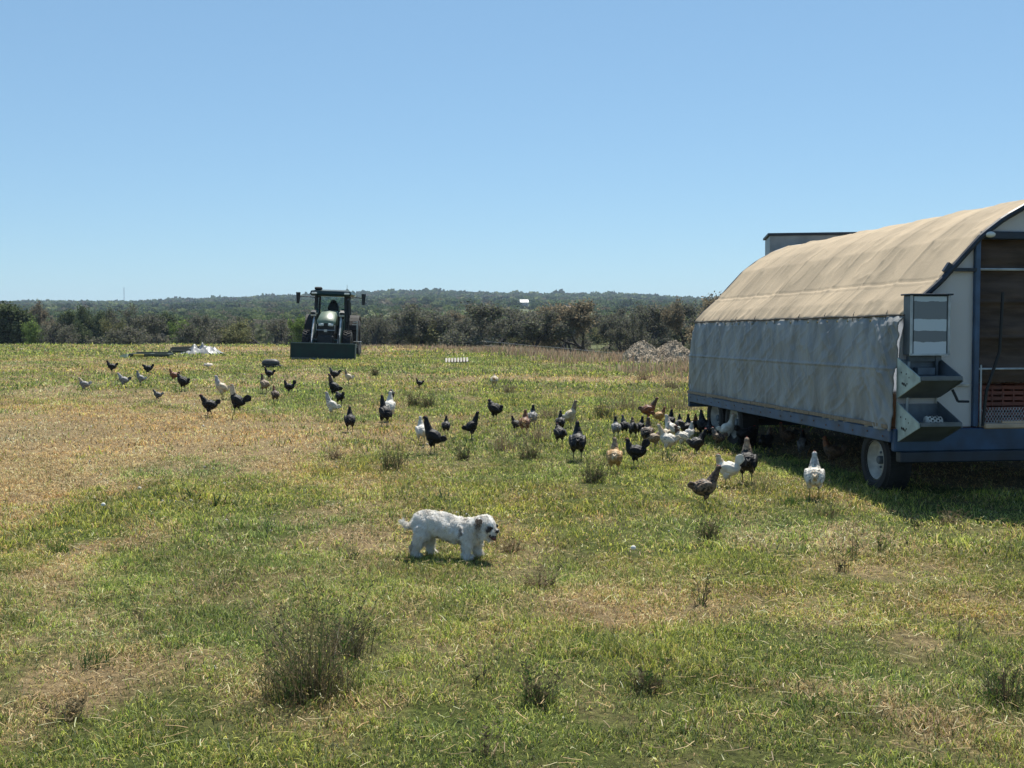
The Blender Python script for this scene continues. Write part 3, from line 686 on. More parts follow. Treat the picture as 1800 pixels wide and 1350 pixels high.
# ---------------------------------------------------------------- rubble piles
M_RUB = mat('pale rubble', (.42, .335, .235), .95, var=.4, scale=3.5, bump=.05, bscale=11, col2=(.22, .18, .13))
def pile(px, py, wpx, hpx, dep, name, label, seed):
    x, y, z = place(px, py); s = y/FPX; w = wpx*s/2; h = hpx*s*.95; n = 130
    g = np.linspace(-1.15, 1.15, n); X, Y = np.meshgrid(g, g, indexing='ij'); r = np.hypot(X, Y)
    Z = h*np.clip(1-r**1.35, -.15, 1)*(.72+.55*fbm(X*2.2+seed, Y*2.2, seed, 3))+ (fbm(X*9, Y*9, seed+4, 3)-.5)*.16*h*(r < 1)+(fbm(X*24, Y*24, seed+9, 2)-.5)*.10*h*(r < 1.05)
    V = np.stack([X*w, Y*dep, Z], 2).reshape(-1, 3); i = np.arange(n-1)[:, None]*n; j = np.arange(n-1)[None]
    Q = np.stack([(i+j).ravel(), (i+n+j).ravel(), (i+n+j+1).ravel(), (i+j+1).ravel()], 1)
    mb = MB(); r_ = random.Random(seed)
    for k in range(2200):
        a, q = r_.random()*6.28, math.sqrt(r_.random())*.98; lx, ly = q*math.cos(a), q*math.sin(a)
        ii = int((lx+1.15)/2.3*(n-1)); jj = int((ly+1.15)/2.3*(n-1)); zz = Z[ii, jj]; sz = r_.uniform(.012, .038)*(1 if r_.random() < .95 else 1.8)
        mb.box((lx*w, ly*dep, zz), (sz*2, sz*1.3, sz), (r_.random()*3, r_.random()*3, r_.random()*3), bev=sz*.2)
    me = np_mesh('mound', V, Q, smooth=False, mats=[M_RUB])
    e = empty(name, (x, y+dep, z-.05)); tag(e, label, 'rubble pile', 'rubble piles at the edge of the field')
    obj('mound', me, e); mb.build('stones', M_RUB, e, kind='stuff')
pile(1138, 640, 104, 40, 1.5, 'rubble_pile', 'lower left heap of pale broken rubble beyond the field grass', 3)
pile(1192, 640, 112, 45, 1.5, 'rubble_pile', 'taller right heap of pale rubble beside the trailer end', 8)

# ---------------------------------------------------------------- things lying in the field
M_DKW = mat('weathered dark board', (.045, .05, .035), .7, var=.3, scale=12)
def junk():
    x, y, z = place(262, 629); s = y/FPX
    e = empty('field_panel', (x, y, z), (0, 0, .05)); tag(e, 'flat dark green frame with a yellow insert lying in the grass', 'frame')
    W = 70*s
    m = MB(); m.box((0, 0, .10), (W, .10, .13), (0, .012, 0), bev=.02); m.box((0, .8, .16), (W*.9, .1, .1), bev=.02)
    for k in (-.46, 0, .45): m.box((W*k, .4, .12), (.1, .8, .08), bev=.01)
    m.build('frame', mat('dark green paint', (.035, .05, .03), .5), e)
    MB().box((-W*.24, -.09, .10), (W*.26, .06, .10), bev=.02).build('yellow_insert', mat('yellow plastic', (.55, .42, .06), .5), e)
    m = MB(); m.prism([(-W*.78, 0), (-W*.5, -.06), (-W*.5, .16), (-W*.62, .13)], -.25, 'y', .9); m.build('sheet', mat('pale green sheet', (.5, .55, .42), .6), e)
    # white crumpled plastic with dark boards
    x, y, z = place(338, 622); s = y/FPX; n = 46
    g = np.linspace(-1, 1, n); X, Y = np.meshgrid(g, g, indexing='ij')
    W = 36*s; edge = np.clip(1-np.abs(X)**3, 0, 1)*np.clip(1-np.abs(Y)**3, 0, 1)
    ridg = 1-np.abs(2*fbm(X*2.2+4, Y*2.2, 44, 3)-1)*2.2
    pk = .42*np.exp(-((X-.15)/.10)**2-((Y+.1)/.35)**2)+.30*np.exp(-((X+.35)/.12)**2-(Y/.3)**2)+.20*np.exp(-((X-.6)/.28)**2)
    Z = edge*(.10+pk*.8+.24*np.clip(ridg, 0, 1))*1.0
    V = np.stack([X*W*.95, Y*.9, Z*.85], 2).reshape(-1, 3); i = np.arange(n-1)[:, None]*n; j = np.arange(n-1)[None]
    Q = np.stack([(i+j).ravel(), (i+n+j).ravel(), (i+n+j+1).ravel(), (i+j+1).ravel()], 1)
    obj('plastic_sheet', np_mesh('plastic_sheet', V, Q, mats=[mat('white plastic', (.25, .25, .24), .45, var=.2, scale=4)]), label='crumpled white plastic sheet heaped in the far grass', cat='plastic sheet').location = (x+9*s, y+.5, z)
    m = MB()
    for k in range(4): m.box((random.uniform(-.1, .1), k*.28, .10+.05*k), (1.15+.1*k, .14, .10), (0, random.uniform(-.03, .03), random.uniform(-.06, .06)), bev=.01)
    o = m.build('board_stack', M_DKW, None, label='few dark boards stacked against the white plastic sheet', cat='boards'); o.location = (x-22*s, y+.2, z)
    # pale rock
    x, y, z = place(367, 645); m = MB(); m.ell((0, 0, .05), (.17, .13, .075), (0.1, .1, .4), n=12, m=7); me = m.mesh('pale_rock', mat('limestone', (.62, .54, .44), .95, var=.25, scale=9, bump=.02, bscale=20), True)
    v = verts_of(me)+(rng.random((len(me.vertices), 3))-.5)*.035; me.vertices.foreach_set('co', v.astype(np.float32).ravel()); me.update(); o = obj('pale_rock', me, label='pale flat rock lying in the grass left of the buff rooster', cat='rock'); o.location = (x, y, z)
    # dark tub lying upside down
    x, y, z = place(476, 645); s = y/FPX
    m = MB(); L_ = 30*s; prof = []
    for k in range(9):
        t = k/8; xx = -L_/2+L_*t; r = .13*(1-abs(2*t-1)**4*.55); prof.append([(xx, math.cos(a)*r*1.3, .12+math.sin(a)*r*1.0) for a in np.linspace(0, 2*math.pi, 13)[:-1]])
    m.loft(prof); m.box((L_*.55, 0, .035), (.12, .16, .05), bev=.01); m.box((0, 0, .03), (L_*.96, .36, .04), bev=.01)
    o = m.build('feed_tub', mat('dark rubber', (.05, .048, .045), .6, var=.3, scale=6), None, True, label='long dark rounded tub lying in the grass left of the bucket', cat='tub'); o.location = (x, y, z)
    # slatted white feeder
    x, y, z = place(803, 638); s = y/FPX; W = 42*s; e = empty('slatted_feeder', (x, y, z), (0, -.035, .04)); tag(e, 'low wooden pallet with white upright slats in the far grass', 'feeder')
    m = MB(); m.box((0, 0, .035), (W, .05, .05), bev=.008); m.box((0, .5, .05), (W, .05, .06), bev=.008); m.box((0, .25, .06), (.05, .5, .05))
    m.build('frame', mat('brown wood', (.16, .10, .06), .8, bump=.005), e)
    for k in range(8):
        MB().box((-W/2+W*(k+.5)/8, -.02, .10), (W/8*.62, .03, .26), (-1.0, 0, 0), bev=.006).build('slat', mat('white slat', (.58, .52, .43), .8) if k == 0 else bpy.data.materials['white slat'], e)
junk()

# ---------------------------------------------------------------- tractor
def tractor():
    x, y, z = place(567, 632)
    T = empty('tractor', (x, y, z), (0, R(1.6), R(3.5))); tag(T, 'dark green farm tractor with front loader bucket parked facing the camera', 'tractor')
    GN = mat('green paint', (.006, .042, .034), .35, var=.3, scale=2); BK = mat('black plastic', (.010, .012, .014), .6, var=.3)
    DG = mat('dark bucket paint', (.003, .026, .022), .7, var=.35, scale=3); RB = mat('tyre rubber', (.014, .014, .015), .8, var=.3, scale=9)
    YL = mat('yellow rim', (.55, .42, .04), .5); HD = mat('hood green paled as by sky', (.12, .17, .11), .48, var=.1, scale=2, spec=.8); SV = mat('worn steel', (.45, .46, .46), .35, .8)  # hood base colour paled to stand in for reflected sky
    LT = mat('lamp glass', (.6, .62, .6), .15, spec=.8); GR_ = mat('grille', (.01, .012, .012), .6)
    gm, gt, gb = new_mat('tractor glass'); gb.inputs['Base Color'].default_value = (.75, .85, .85, 1); gb.inputs['Roughness'].default_value = .03; gb.inputs['Transmission Weight'].default_value = 1; gb.inputs['IOR'].default_value = 1.02
    # bucket
    b = MB(); W = 2.42; ang = [(0.02, .60), (-.05, .02), (.10, .0), (.45, .02), (.62, .16), (.66, .40), (.55, .62)]
    inner = [(a+.03 if i < 2 else a*.97+.01, c+(.03 if c < .5 else 0)) for i, (a, c) in enumerate(ang)]
    front = [(.46, .0), (.62, .10), (.68, .38), (.60, .62)]
    b.prism([(0, 0), (.0, .62), (.03, .62), (.05, .03), (.46, .03), (.46, 0)], -W/2, 'x', W)
    b.prism([(.46, 0), (.60, .06), (.70, .30), (.70, .62), (.67, .62), (.66, .30), (.57, .09), (.45, .03)], -W/2, 'x', W)
    bu = b.build('loader_bucket', DG, T)
    for sx in (-1, 1): MB().prism([(-.04, 0), (.5, .0), (.66, .14), (.69, .62), (-.02, .62)], sx*W/2-(.0 if sx > 0 else .03), 'x', .03).build('side_plate', DG, bu)
    m = MB(); m.tube([(-W/2, .0, .625), (W/2, 0, .625)], .022, 6); m.build('top_edge', mat('scuffed edge', (.10, .14, .13), .4), bu)
    m = MB(); m.box((0, -.012, .03), (W, .02, .06)); m.build('cutting_edge', mat('bare steel', (.14, .15, .15), .4, .6), bu)
    # loader arms
    for sx in (-1, 1):
        m = MB(); X = sx*.53
        m.prism([(.7, .30), (.66, .55), (1.75, 1.60), (2.6, 1.98), (2.75, 1.80), (1.95, 1.42), (.85, .26)], X-.06, 'x', .12)
        a = m.build('loader_arm', GN, T)
        m = MB(); m.tube([(X, .72, .62), (X, 1.72, 1.70)], .035, 8); m.build('hydraulic_ram', SV, a)
        m = MB(); m.tube([(X-sx*.1, 1.3, .72), (X-sx*.1, 2.3, 1.45)], .045, 8); m.tube([(X+sx*.02, .66, .2), (X+sx*.02, .66, .95)], .025, 6); m.build('hydraulic_ram', BK, a)
        m = MB(); m.box((X+sx*.03, 1.72, 1.74), (.20, .22, .30), (.5, 0, sx*.15), bev=.03); m.box((X+sx*.03, 1.60, 1.80), (.205, .02, .08), (.5, 0, sx*.15), mi=1); m.box((X+sx*.03, 1.585, 1.70), (.205, .02, .07), (.5, 0, sx*.15), mi=1); m.build('arm_elbow', [BK, LT], a)
        m = MB(); m.box((X, 2.7, 1.3), (.14, .3, 1.1), bev=.03); m.build('arm_tower', GN, a)
    m = MB(); m.tube([(-.53, 1.05, .72), (.53, 1.05, .72)], .06, 8); m.build('cross_tube', GN, T)
    # wheels
    def wheel(cx, cy, r, w, name):
        t = MB(); pr = [(r*.58, -w*.40), (r*.66, -w*.5), (r*.88, -w*.5), (r*.95, -w*.42), (r*.95, w*.42), (r*.88, w*.5), (r*.66, w*.5), (r*.58, w*.40)]
        t.lathe(pr, (cx, cy, r), 'x', 36)
        nl = 22
        for k in range(nl):
            for sd in (-1, 1):
                a = 2*math.pi*(k+(.25 if sd > 0 else -.25))/nl
                rot = Euler((0, 0, 0)).to_matrix()
                M = Matrix.Rotation(a, 3, 'X')@Matrix.Rotation(sd*.55, 3, 'Z')
                c = Vector((cx+sd*w*.24, cy, r))+Matrix.Rotation(a, 3, 'X')@Vector((0, 0, r*.965))
                t.box(c, (w*.50, r*.055, r*.075), M.to_euler(), bev=.004)
        W_ = t.build(name, RB, T)
        m = MB(); m.lathe([(r*.12, -w*.1), (r*.45, -w*.12), (r*.56, -w*.36), (r*.60, -w*.36)], (cx, cy, r), 'x', 28); m.lathe([(r*.12, w*.1), (r*.45, w*.12), (r*.56, w*.36), (r*.60, w*.36)], (cx, cy, r), 'x', 28); m.lathe([(.001, -w*.16), (r*.15, -w*.16), (r*.15, w*.16), (.001, w*.16)], (cx, cy, r), 'x', 16)
        m.build('rim', YL, W_)
    for sx in (-1, 1):
        wheel(sx*.80, 1.75, .56, .34, 'front_wheel'); wheel(sx*.86, 4.1, .80, .50, 'rear_wheel')
        m = MB(); m.tube([(sx*.62, 3.35, 1.05), (sx*.68, 3.5, 1.62), (sx*.74, 4.0, 1.80), (sx*.76, 4.6, 1.65)], .05, 6)
        pts = [(sx*.9, 4.1-.92*math.cos(a), .80+.92*math.sin(a)) for a in np.linspace(.35, 2.3, 9)]
        m2 = MB()
        for i in range(8):
            p, q = Vector(pts[i]), Vector(pts[i+1]); mid = (p+q)/2; an = math.atan2(q.z-p.z, q.y-p.y); m2.box(mid, (.42, (q-p).length*1.06, .03), (an, 0, 0))
        m2.build('fender', RB, T)
    m = MB(); m.box((0, 1.75, .55), (1.3, .22, .2), bev=.04); m.box((0, 2.4, .75), (.5, 2.6, .4), bev=.05); m.box((0, 4.1, .8), (1.3, .4, .4), bev=.06); m.box((0, 1.0, .72), (.62, .35, .38), bev=.04); m.build('chassis', BK, T)
    # hood
    def sec(yy, w, zt, zb, rd): return [(-w, yy, zb), (-w, yy, zt-rd), (-w*.82, yy, zt-rd*.25), (0, yy, zt), (w*.82, yy, zt-rd*.25), (w, yy, zt-rd), (w, yy, zb)]
    m = MB(); m.loft([sec(1.02, .30, 1.44, 1.36, .05), sec(1.06, .34, 1.52, 1.36, .08), sec(1.25, .37, 1.68, 1.36, .16), sec(1.8, .34, 1.86, 1.34, .2), sec(2.9, .34, 1.93, 1.3, .15)]); hd = m.build('hood', HD, T, True)
    m = MB(); m.box((0, 1.02, 1.33), (.14, .05, .14), bev=.02); m.box((0, 2.0, 1.16), (.60, 1.8, .44), bev=.03); m.box((0, 1.06, 1.02), (.58, .06, .74), bev=.03)
    for k in range(9): m.box((0, 1.02, .74+.06*k), (.5, .02, .02))
    m.build('grille', GR_, T)
    for sx in (-1, 1): MB().box((sx*.19, 1.0, 1.335), (.22, .06, .11), (0, sx*.08, sx*.18), bev=.03).build('headlight', LT, T)
    m = MB(); m.tube([(-.36, .92, 1.34), (-.36, .92, 1.12), (.36, .92, 1.12), (.36, .92, 1.34)], .02, 6); m.box((0, .92, 1.1), (.12, .05, .1)); m.build('guard_bar', SV, T)
    # cab
    zc0, zc1 = 1.35, 2.5
    m = MB()
    for sx in (-1, 1):
        m.tube([(sx*.63, 2.95, zc0-.3), (sx*.60, 3.1, zc1)], .085, 6); m.tube([(sx*.70, 3.7, zc0), (sx*.64, 3.7, zc1)], .05, 6); m.tube([(sx*.66, 4.6, zc0+.2), (sx*.62, 4.5, zc1)], .055, 6)
        m.tube([(sx*.7, 2.95, zc0-.5), (sx*.7, 2.95, zc0+.1)], .06, 6); m.box((sx*.67, 3.3, 1.1), (.10, .7, .6), bev=.03)
    m.box((0, 3.0, 1.45), (1.2, .08, .5), bev=.03); m.box((0, 4.55, 1.3), (1.3, .1, .5), bev=.03); m.box((0, 3.7, 1.0), (1.3, 1.6, .2), bev=.03)
    m.build('cab_frame', BK, T)
    m = MB(); m.loft([[(-.78, 2.75, 2.50), (.78, 2.75, 2.50), (.78, 4.7, 2.50), (-.78, 4.7, 2.50)], [(-.84, 2.68, 2.58), (.84, 2.68, 2.58), (.84, 4.8, 2.58), (-.84, 4.8, 2.58)], [(-.80, 2.72, 2.70), (.80, 2.72, 2.70), (.80, 4.75, 2.70), (-.80, 4.75, 2.70)], [(-.60, 3.0, 2.76), (.60, 3.0, 2.76), (.60, 4.5, 2.76), (-.60, 4.5, 2.76)]]); rf = m.build('roof', mat('roof green', (.006, .030, .028), .4), T)
    for sx in (-1, 1): MB().box((sx*.66, 2.66, 2.60), (.22, .06, .08), bev=.02).build('work_light', LT, rf)
    MB().box((-.52, 2.95, 2.80), (.30, .3, .12), bev=.04).build('roof_unit', BK, rf)
    m = MB(); m.tube([(.62, 3.2, 2.72), (.62, 3.2, 2.98)], .007, 4); m.build('antenna', BK, rf)
    m = MB(); m.box((0, 3.04, 2.02), (1.10, .012, .95), (-.12, 0, 0)); m.build('windscreen', gm, T)
    m = MB(); m.box((0, 4.55, 2.02), (1.15, .012, .9)); m.build('rear_window', gm, T)
    for sx in (-1, 1): MB().box((sx*.66, 3.75, 1.95), (.012, 1.3, 1.0)).build('side_window', gm, T)
    m = MB(); m.ell((0, 4.0, 1.95), (.24, .10, .36)); m.box((0, 3.85, 1.55), (.5, .5, .14), bev=.05); m.ell((0, 4.0, 2.26), (.13, .07, .1)); m.build('seat', BK, T, True)
    m = MB(); m.lathe([(.17, -.012), (.185, 0), (.17, .012), (.155, 0), (.17, -.012)], (0, 3.35, 1.85), 'z', 20); m.tube([(0, 3.35, 1.85), (0, 3.2, 1.6)], .03, 6); m.box((.33, 3.3, 1.75), (.12, .1, .25), bev=.02); m.build('steering_wheel', BK, T)
    for sx, dz in ((-1, 0), (1, 0)):
        m = MB(); m.tube([(sx*.60, 3.0, 2.42), (sx*1.05, 2.9, 2.46), (sx*1.26, 2.88, 2.44)], .018, 5); a = m.build('mirror_arm', BK, T)
        m = MB(); m.prism([(sx*1.24, 2.62), (sx*1.42, 2.62), (sx*1.38, 2.16), (sx*1.28, 2.16)], 2.84, 'y', .07); m.build('mirror', BK, a)
    m = MB(); m.tube([(.72, 3.0, 1.35), (.72, 3.0, 2.3)], .045, 8); m.build('exhaust', BK, T)
    m = MB(); m.box((1.08, 3.0, .95), (.04, .04, 1.1)); m.box((1.1, 3.0, .65), (.32, .35, .03)); m.box((1.0, 3.0, 1.45), (.2, .1, .03)); m.box((.98, 3.0, 1.35), (.2, .1, .03)); m.build('step', SV, T)
    m = MB(); m.box((.0, 5.3, .42), (2.1, .5, .3), bev=.05); m.box((.98, 5.0, .3), (.25, .7, .5), bev=.05); m.box((0, 4.9, .7), (.6, .6, .3), bev=.05); m.build('rear_implement', BK, T)
tractor()

# ---------------------------------------------------------------- chicken trailer
def trailer():
    TAN = mat('tan canvas', (.61, .495, .35), .85, var=.17, scale=2.2, stretch=(.5, 1, .5), bump=.004, bscale=60, spec=.15)
    _t = TAN.node_tree; _b = _t.nodes['Principled BSDF']; _tr = _t.nodes.new('ShaderNodeBsdfTranslucent'); _mx = _t.nodes.new('ShaderNodeMixShader'); _mx.inputs[0].default_value = .30
    _t.links.new(_b.inputs['Base Color'].links[0].from_socket, _tr.inputs[0]); _t.links.new(_b.outputs[0], _mx.inputs[1]); _t.links.new(_tr.outputs[0], _mx.inputs[2]); _t.links.new(_mx.outputs[0], _t.nodes['Material Output'].inputs[0])
    GRY = mat('silver grey tarp', (.26, .265, .26), .55, var=.34, scale=4.5, stretch=(1, 1, .28), bump=.006, bscale=22, spec=.35)
    BLU = mat('blue painted steel', (.045, .09, .17), .5, var=.4, scale=5, bump=.001, bscale=80); DBB = mat('deep blue beam', (.018, .055, .12), .5, var=.4, scale=5); DBL = mat('dark blue steel', (.012, .022, .04), .5, var=.4, scale=5)
    GAL = mat('galvanised sheet', (.42, .46, .49), .45, .25, var=.3, scale=9); GAD = mat('dull galvanised sheet', (.11, .135, .16), .5, .2, var=.3, scale=7)
    WH = mat('white rim paint', (.42, .41, .37), .6, var=.3, scale=12); RB = bpy.data.materials['tyre rubber']; WD_ = mat('weathered wood', (.26, .20, .14), .85, var=.35, scale=3, stretch=(1, 14, 1), bump=.003)
    BK = bpy.data.materials['black plastic']
    Lg = 6.16; phi = R(7.8); W = 3.4
    d0 = 10.0; x0 = (1572-900)/2000*d0
    T = empty('chicken_trailer', (x0, d0, 0), (R(-.8), 0, phi)); tag(T, 'mobile chicken coop trailer with arched tan canvas roof and grey tarp side', 'trailer')
    prof = [(0.0, .60), (.005, .80), (.02, 1.10), (.055, 1.38), (.10, 1.62), (.22, 1.755), (.415, 1.92), (.6, 2.12), (.79, 2.32), (1.0, 2.475), (1.23, 2.60), (1.45, 2.68), (1.7, 2.715)]
    full = prof+[(W-a, b) for a, b in prof[::-1][1:]]
    P = np.array(full); cum = np.concatenate([[0], np.cumsum(np.hypot(np.diff(P[:, 0]), np.diff(P[:, 1])))])
    def at_s(s): return np.interp(s, cum, P[:, 0]), np.interp(s, cum, P[:, 1])
    def sheet(s0, s1, ns, nt_, disp, name, m, parent, y0=-.04, y1=Lg+.04, th=.012):
        S = np.linspace(s0, s1, ns); Y = np.linspace(y0, y1, nt_)
        e = 1e-2; x, z = at_s(S); xa, za = at_s(S-e*6); xb, zb = at_s(S+e*6); nx, nz = -(zb-za), (xb-xa); ln = np.hypot(nx, nz); nx, nz = nx/ln, nz/ln
        SS, YY = np.meshgrid(S, Y, indexing='ij'); D = disp(SS, YY)
        V = np.stack([x[:, None]+nx[:, None]*D, YY+0*D, z[:, None]+nz[:, None]*D], 2)
        V2 = np.stack([x[:, None]+nx[:, None]*(D-th), YY+0*D, z[:, None]+nz[:, None]*(D-th)], 2)
        i = np.arange(ns-1)[:, None]*nt_; j = np.arange(nt_-1)[None]
        Q = np.stack([(i+j).ravel(), (i+j+1).ravel(), (i+nt_+j+1).ravel(), (i+nt_+j).ravel()], 1); n = ns*nt_
        E = []
        for k in range(nt_-1): E += [(k, k+n, k+1+n, k+1), ((ns-1)*nt_+k, (ns-1)*nt_+k+1, (ns-1)*nt_+k+1+n, (ns-1)*nt_+k+n)]
        for k in range(ns-1): E += [(k*nt_, (k+1)*nt_, (k+1)*nt_+n, k*nt_+n), (k*nt_+nt_-1, k*nt_+nt_-1+n, (k+1)*nt_+nt_-1+n, (k+1)*nt_+nt_-1)]
        return obj(name, np_mesh(name, np.vstack([V.reshape(-1, 3), V2.reshape(-1, 3)]), np.vstack([Q, Q[:, ::-1]+n, E]), smooth=True, mats=[m]), parent)
    s_seam = np.interp(1.62, P[:13, 1], cum[:13]); tot = cum[-1]
    hoops = np.linspace(0, Lg, 9)
    def ds(S, Y):   # side tarp: hanging folds that fan out below the seam, diagonal drags, a horizontal crease
        t = (s_seam-S)/s_seam      # 0 top .. 1 bottom
        D = .035*(fbm(Y*2.0+t*1.6, t*1.1, 71, 3)-.5)*np.clip(t*10, .1, 1)
        a = Y*5.2+t*2.4; D += .052*np.exp(-t*3.0)*np.clip(t*14, 0, 1)*(np.abs(vnoise(a, t*1.5, 72)-.5)*2)**1.3
        D += .013*(1-np.abs(2*fbm(Y*3.2-t*5.0, t*1.4+Y*.5, 73, 3)-1))**3*np.clip(t*8, 0, 1)
        D += .010*(1-np.abs(2*fbm(Y*7+t*6, t*2.5, 75, 2)-1))**4
        D += .014*np.sin(Y*38+fbm(Y*3, t*3, 4)*9)*np.clip((t-.75)*4, 0, 1)*.5
        D += .010*np.exp(-((t-.47)/.012)**2)+.008*np.exp(-((Y)/.25)**2)*fbm(S*9, Y*9, 79, 3)
        near = np.exp(-(Y/.5)**2)*np.exp(-t*2); D += .018*near*np.clip(t*10, 0, 1)*np.abs(np.sin((Y*1.3+t*1.5)*15))
        D += np.exp(-((Y-.2)/.3)**2)*.03*np.clip(t*10, 0, 1)*(1-np.abs(2*fbm((Y+t*.8)*8, (Y-t)*2, 78, 2)-1))**2
        return D+.004
    side = sheet(.0, s_seam, 150, 560, ds, 'side_tarp', GRY, T)
    def dr(S, Y):
        h = np.abs(((Y/(Lg/8)+.5) % 1)-.5)*2       # 0 on a hoop
        sag = -.018*(1-(1-h)**2)*1.0
        D = sag*.6+.012*np.exp(-((h)/.05)**2)*.5+.008*(fbm(S*1.2, Y*2.4, 81, 3)-.5)
        edge = np.exp(-((S-s_seam)/.14)); D += .016*edge*np.sin(Y*24+fbm(Y*2, S, 3)*10)*.6
        D += .010*(1-np.abs(2*fbm(S*1.6+Y*1.8, Y*4.0-S*2.2, 83, 2)-1))**5
        D += .012*np.exp(-(((S-s_seam-.42)/.010))**2)-.010*np.exp(-(((S-s_seam-.448)/.012))**2)
        return D+.018
    roof = sheet(s_seam-.012, tot-s_seam+.01, 190, 420, dr, 'roof_canvas', TAN, T)
    sheet(tot-s_seam, tot, 60, 200, lambda S, Y: .02*(fbm(Y*3, S*2, 5)-.5)+.004, 'side_tarp', GRY, T)
    m = MB(); xs, zs = at_s(s_seam); m.tube([(xs-.028, y, zs+.004*math.sin(y*5)) for y in np.linspace(-.05, Lg+.05, 60)], .009, 6); m.build('seam_rope', mat('dark seam', (.05, .045, .04), .8), roof)
    m = MB()
    for k in range(25):
        yy = .12+k*(Lg-.24)/24; xe, ze = at_s(s_seam-.045); m.lathe([(.005, -.003), (.013, -.003), (.013, .003), (.005, .003)], (float(xe)-.020, yy, float(ze)), 'x', 10)
    m.build('eyelets', mat('brass eyelet', (.30, .25, .12), .35, .8), side)
    m = MB()
    for k in range(9):
        yy = .3+k*.69; xe, ze = at_s(s_seam-.05); xf, zf = at_s(s_seam+.05); m.tube([(float(xe)-.026, yy, float(ze)), (float(xf)-.05, yy+.01, float(zf)-.01), (float(xf)-.02, yy+.05, float(zf)+.012)], .004, 5)
    m.build('ties', mat('frayed tie', (.12, .11, .09), .9), side)
    # hoops at the near and far end
    for yy, k in ((-.045, 1.0), (Lg+.045, 1.0)):
        m = MB(); pts = [(float(at_s(s)[0]), yy, float(at_s(s)[1])-.0) for s in np.linspace(s_seam*.98, tot-s_seam*.98, 50)]; m.tube(pts, .028, 8); m.build('arch_hoop', DBL, T)
    for yy in hoops[1:-1]:
        m = MB(); pts = [(.04+(float(at_s(s)[0]))*(W-.08)/W, yy, float(at_s(s)[1])-.045) for s in np.linspace(.1, tot-.1, 40)]; m.tube(pts, .016, 6); m.build('roof_hoop', GAD, T)
    # deck
    m = MB(); m.box((W/2, Lg/2, .57), (W-.06, Lg-.02, .05)); m.build('deck_floor', WD_, T)
    for sx in (-.004, W+.004):
        m = MB(); m.box((sx, Lg/2, .555), (.05, Lg+.02, .115), bev=.008); m.build('side_rail', BLU, T)
    m = MB()
    for k in range(20): m.lathe([(.001, -.006), (.009, -.006), (.009, .004)], (-.030, .12+k*.31, .545+.02*(k % 2)), 'x', 6)
    m.build('rail_bolts', mat('rusty bolt', (.14, .07, .04), .8), T)
    m = MB()
    for k in range(7): yy = Lg*(k+.5)/7; m.box((-.038, yy, .638+.004*math.sin(k*3)), (.018, Lg/7-.012, .035), (0, 0, random.uniform(-.003, .003)), bev=.003)
    m.build('batten', WD_, side)
    m = MB(); m.box((W/2, -.03, .52), (W+.02, .07, .20), bev=.01); m.build('end_beam', DBB, T)
    m = MB(); m.box((W/2, -.015, .37), (W-.1, .10, .10), bev=.01); m.box((.9, Lg/2, .43), (.10, Lg-.2, .16)); m.box((W-.9, Lg/2, .43), (.10, Lg-.2, .16))
    for k in range(9): m.box((W/2, .35+k*.68, .52), (W-.15, .06, .06))
    m.build('chassis', DBL, T)
    m = MB(); m.box((W/2, Lg+.02, .52), (W+.02, .07, .20), bev=.01); m.build('end_beam', BLU, T)
    
    # wheels
    def wheel(cx, cy, out):
        r, w = (.295 if cy < 1 else .33), .24; t = MB()
        t.lathe([(r*.60, -w*.42), (r*.70, -w*.5), (r*.90, -w*.5), (r*.985, -w*.40), (r, -w*.2), (r, w*.2), (r*.985, w*.40), (r*.90, w*.5), (r*.70, w*.5), (r*.60, w*.42), (r*.60, -w*.42)], (cx, cy, r), 'x', 40)
        for k in range(44):
            a = 2*math.pi*k/44
            for q in (-.3, 0, .3):
                c = Vector((cx+q*w, cy, r))+Matrix.Rotation(a+(q != 0)*.07, 3, 'X')@Vector((0, 0, r*.998)); t.box(c, (w*.24, .026, .014), (a, 0, 0))
        o = t.build('wheel', RB, T, False)
        m = MB(); s = out
        m.lathe([(r*.605, s*w*.46), (r*.63, s*w*.44), (r*.57, s*w*.38), (r*.53, s*w*.10), (r*.40, s*w*.05), (r*.32, s*w*.14), (r*.17, s*w*.15), (.001, s*w*.15)], (cx, cy, r), 'x', 36)
        rm = m.build('rim', WH, o, True)
        m = MB(); m.lathe([(r*.13, s*w*.10), (r*.13, s*w*.30), (r*.10, s*w*.34), (.001, s*w*.34)], (cx, cy, r), 'x', 16)
        for k in range(5): a = k*1.2566; m.tube([(cx+s*w*.1, cy+math.cos(a)*r*.24, r+math.sin(a)*r*.24), (cx+s*w*.2, cy+math.cos(a)*r*.24, r+math.sin(a)*r*.24)], .012, 6)
        m.build('hub', GAD, rm)
        m = MB(); m.lathe([(r*.6, -s*w*.3), (.001, -s*w*.3)], (cx, cy, r), 'x', 24); m.build('wheel_back', DBL, o)
    for yy in (.42, 4.45, 5.22):
        wheel(.15 if yy < 1 else .17, yy, -1); wheel(W-.20, yy, 1)
        m = MB(); m.box((W/2, yy, .335), (W-.5, .09, .09)); m.box((.42, yy, .42), (.06, .5, .05)); m.box((W-.42, yy, .42), (.06, .5, .05)); m.build('axle', DBL, T)
    # near end: white panel, posts, opening with hanging curtain
    wm, wt, wb = new_mat('translucent white panel'); wb.inputs['Base Color'].default_value = (.84, .84, .82, 1); wb.inputs['Roughness'].default_value = .45
    N = wt.nodes.new; tr = N('ShaderNodeBsdfTranslucent'); tr.inputs[0].default_value = (.84, .88, .95, 1); mx = N('ShaderNodeMixShader'); mx.inputs[0].default_value = .55
    wt.links.new(wb.outputs[0], mx.inputs[1]); wt.links.new(tr.outputs[0], mx.inputs[2]); wt.links.new(mx.outputs[0], wt.nodes['Material Output'].inputs[0])
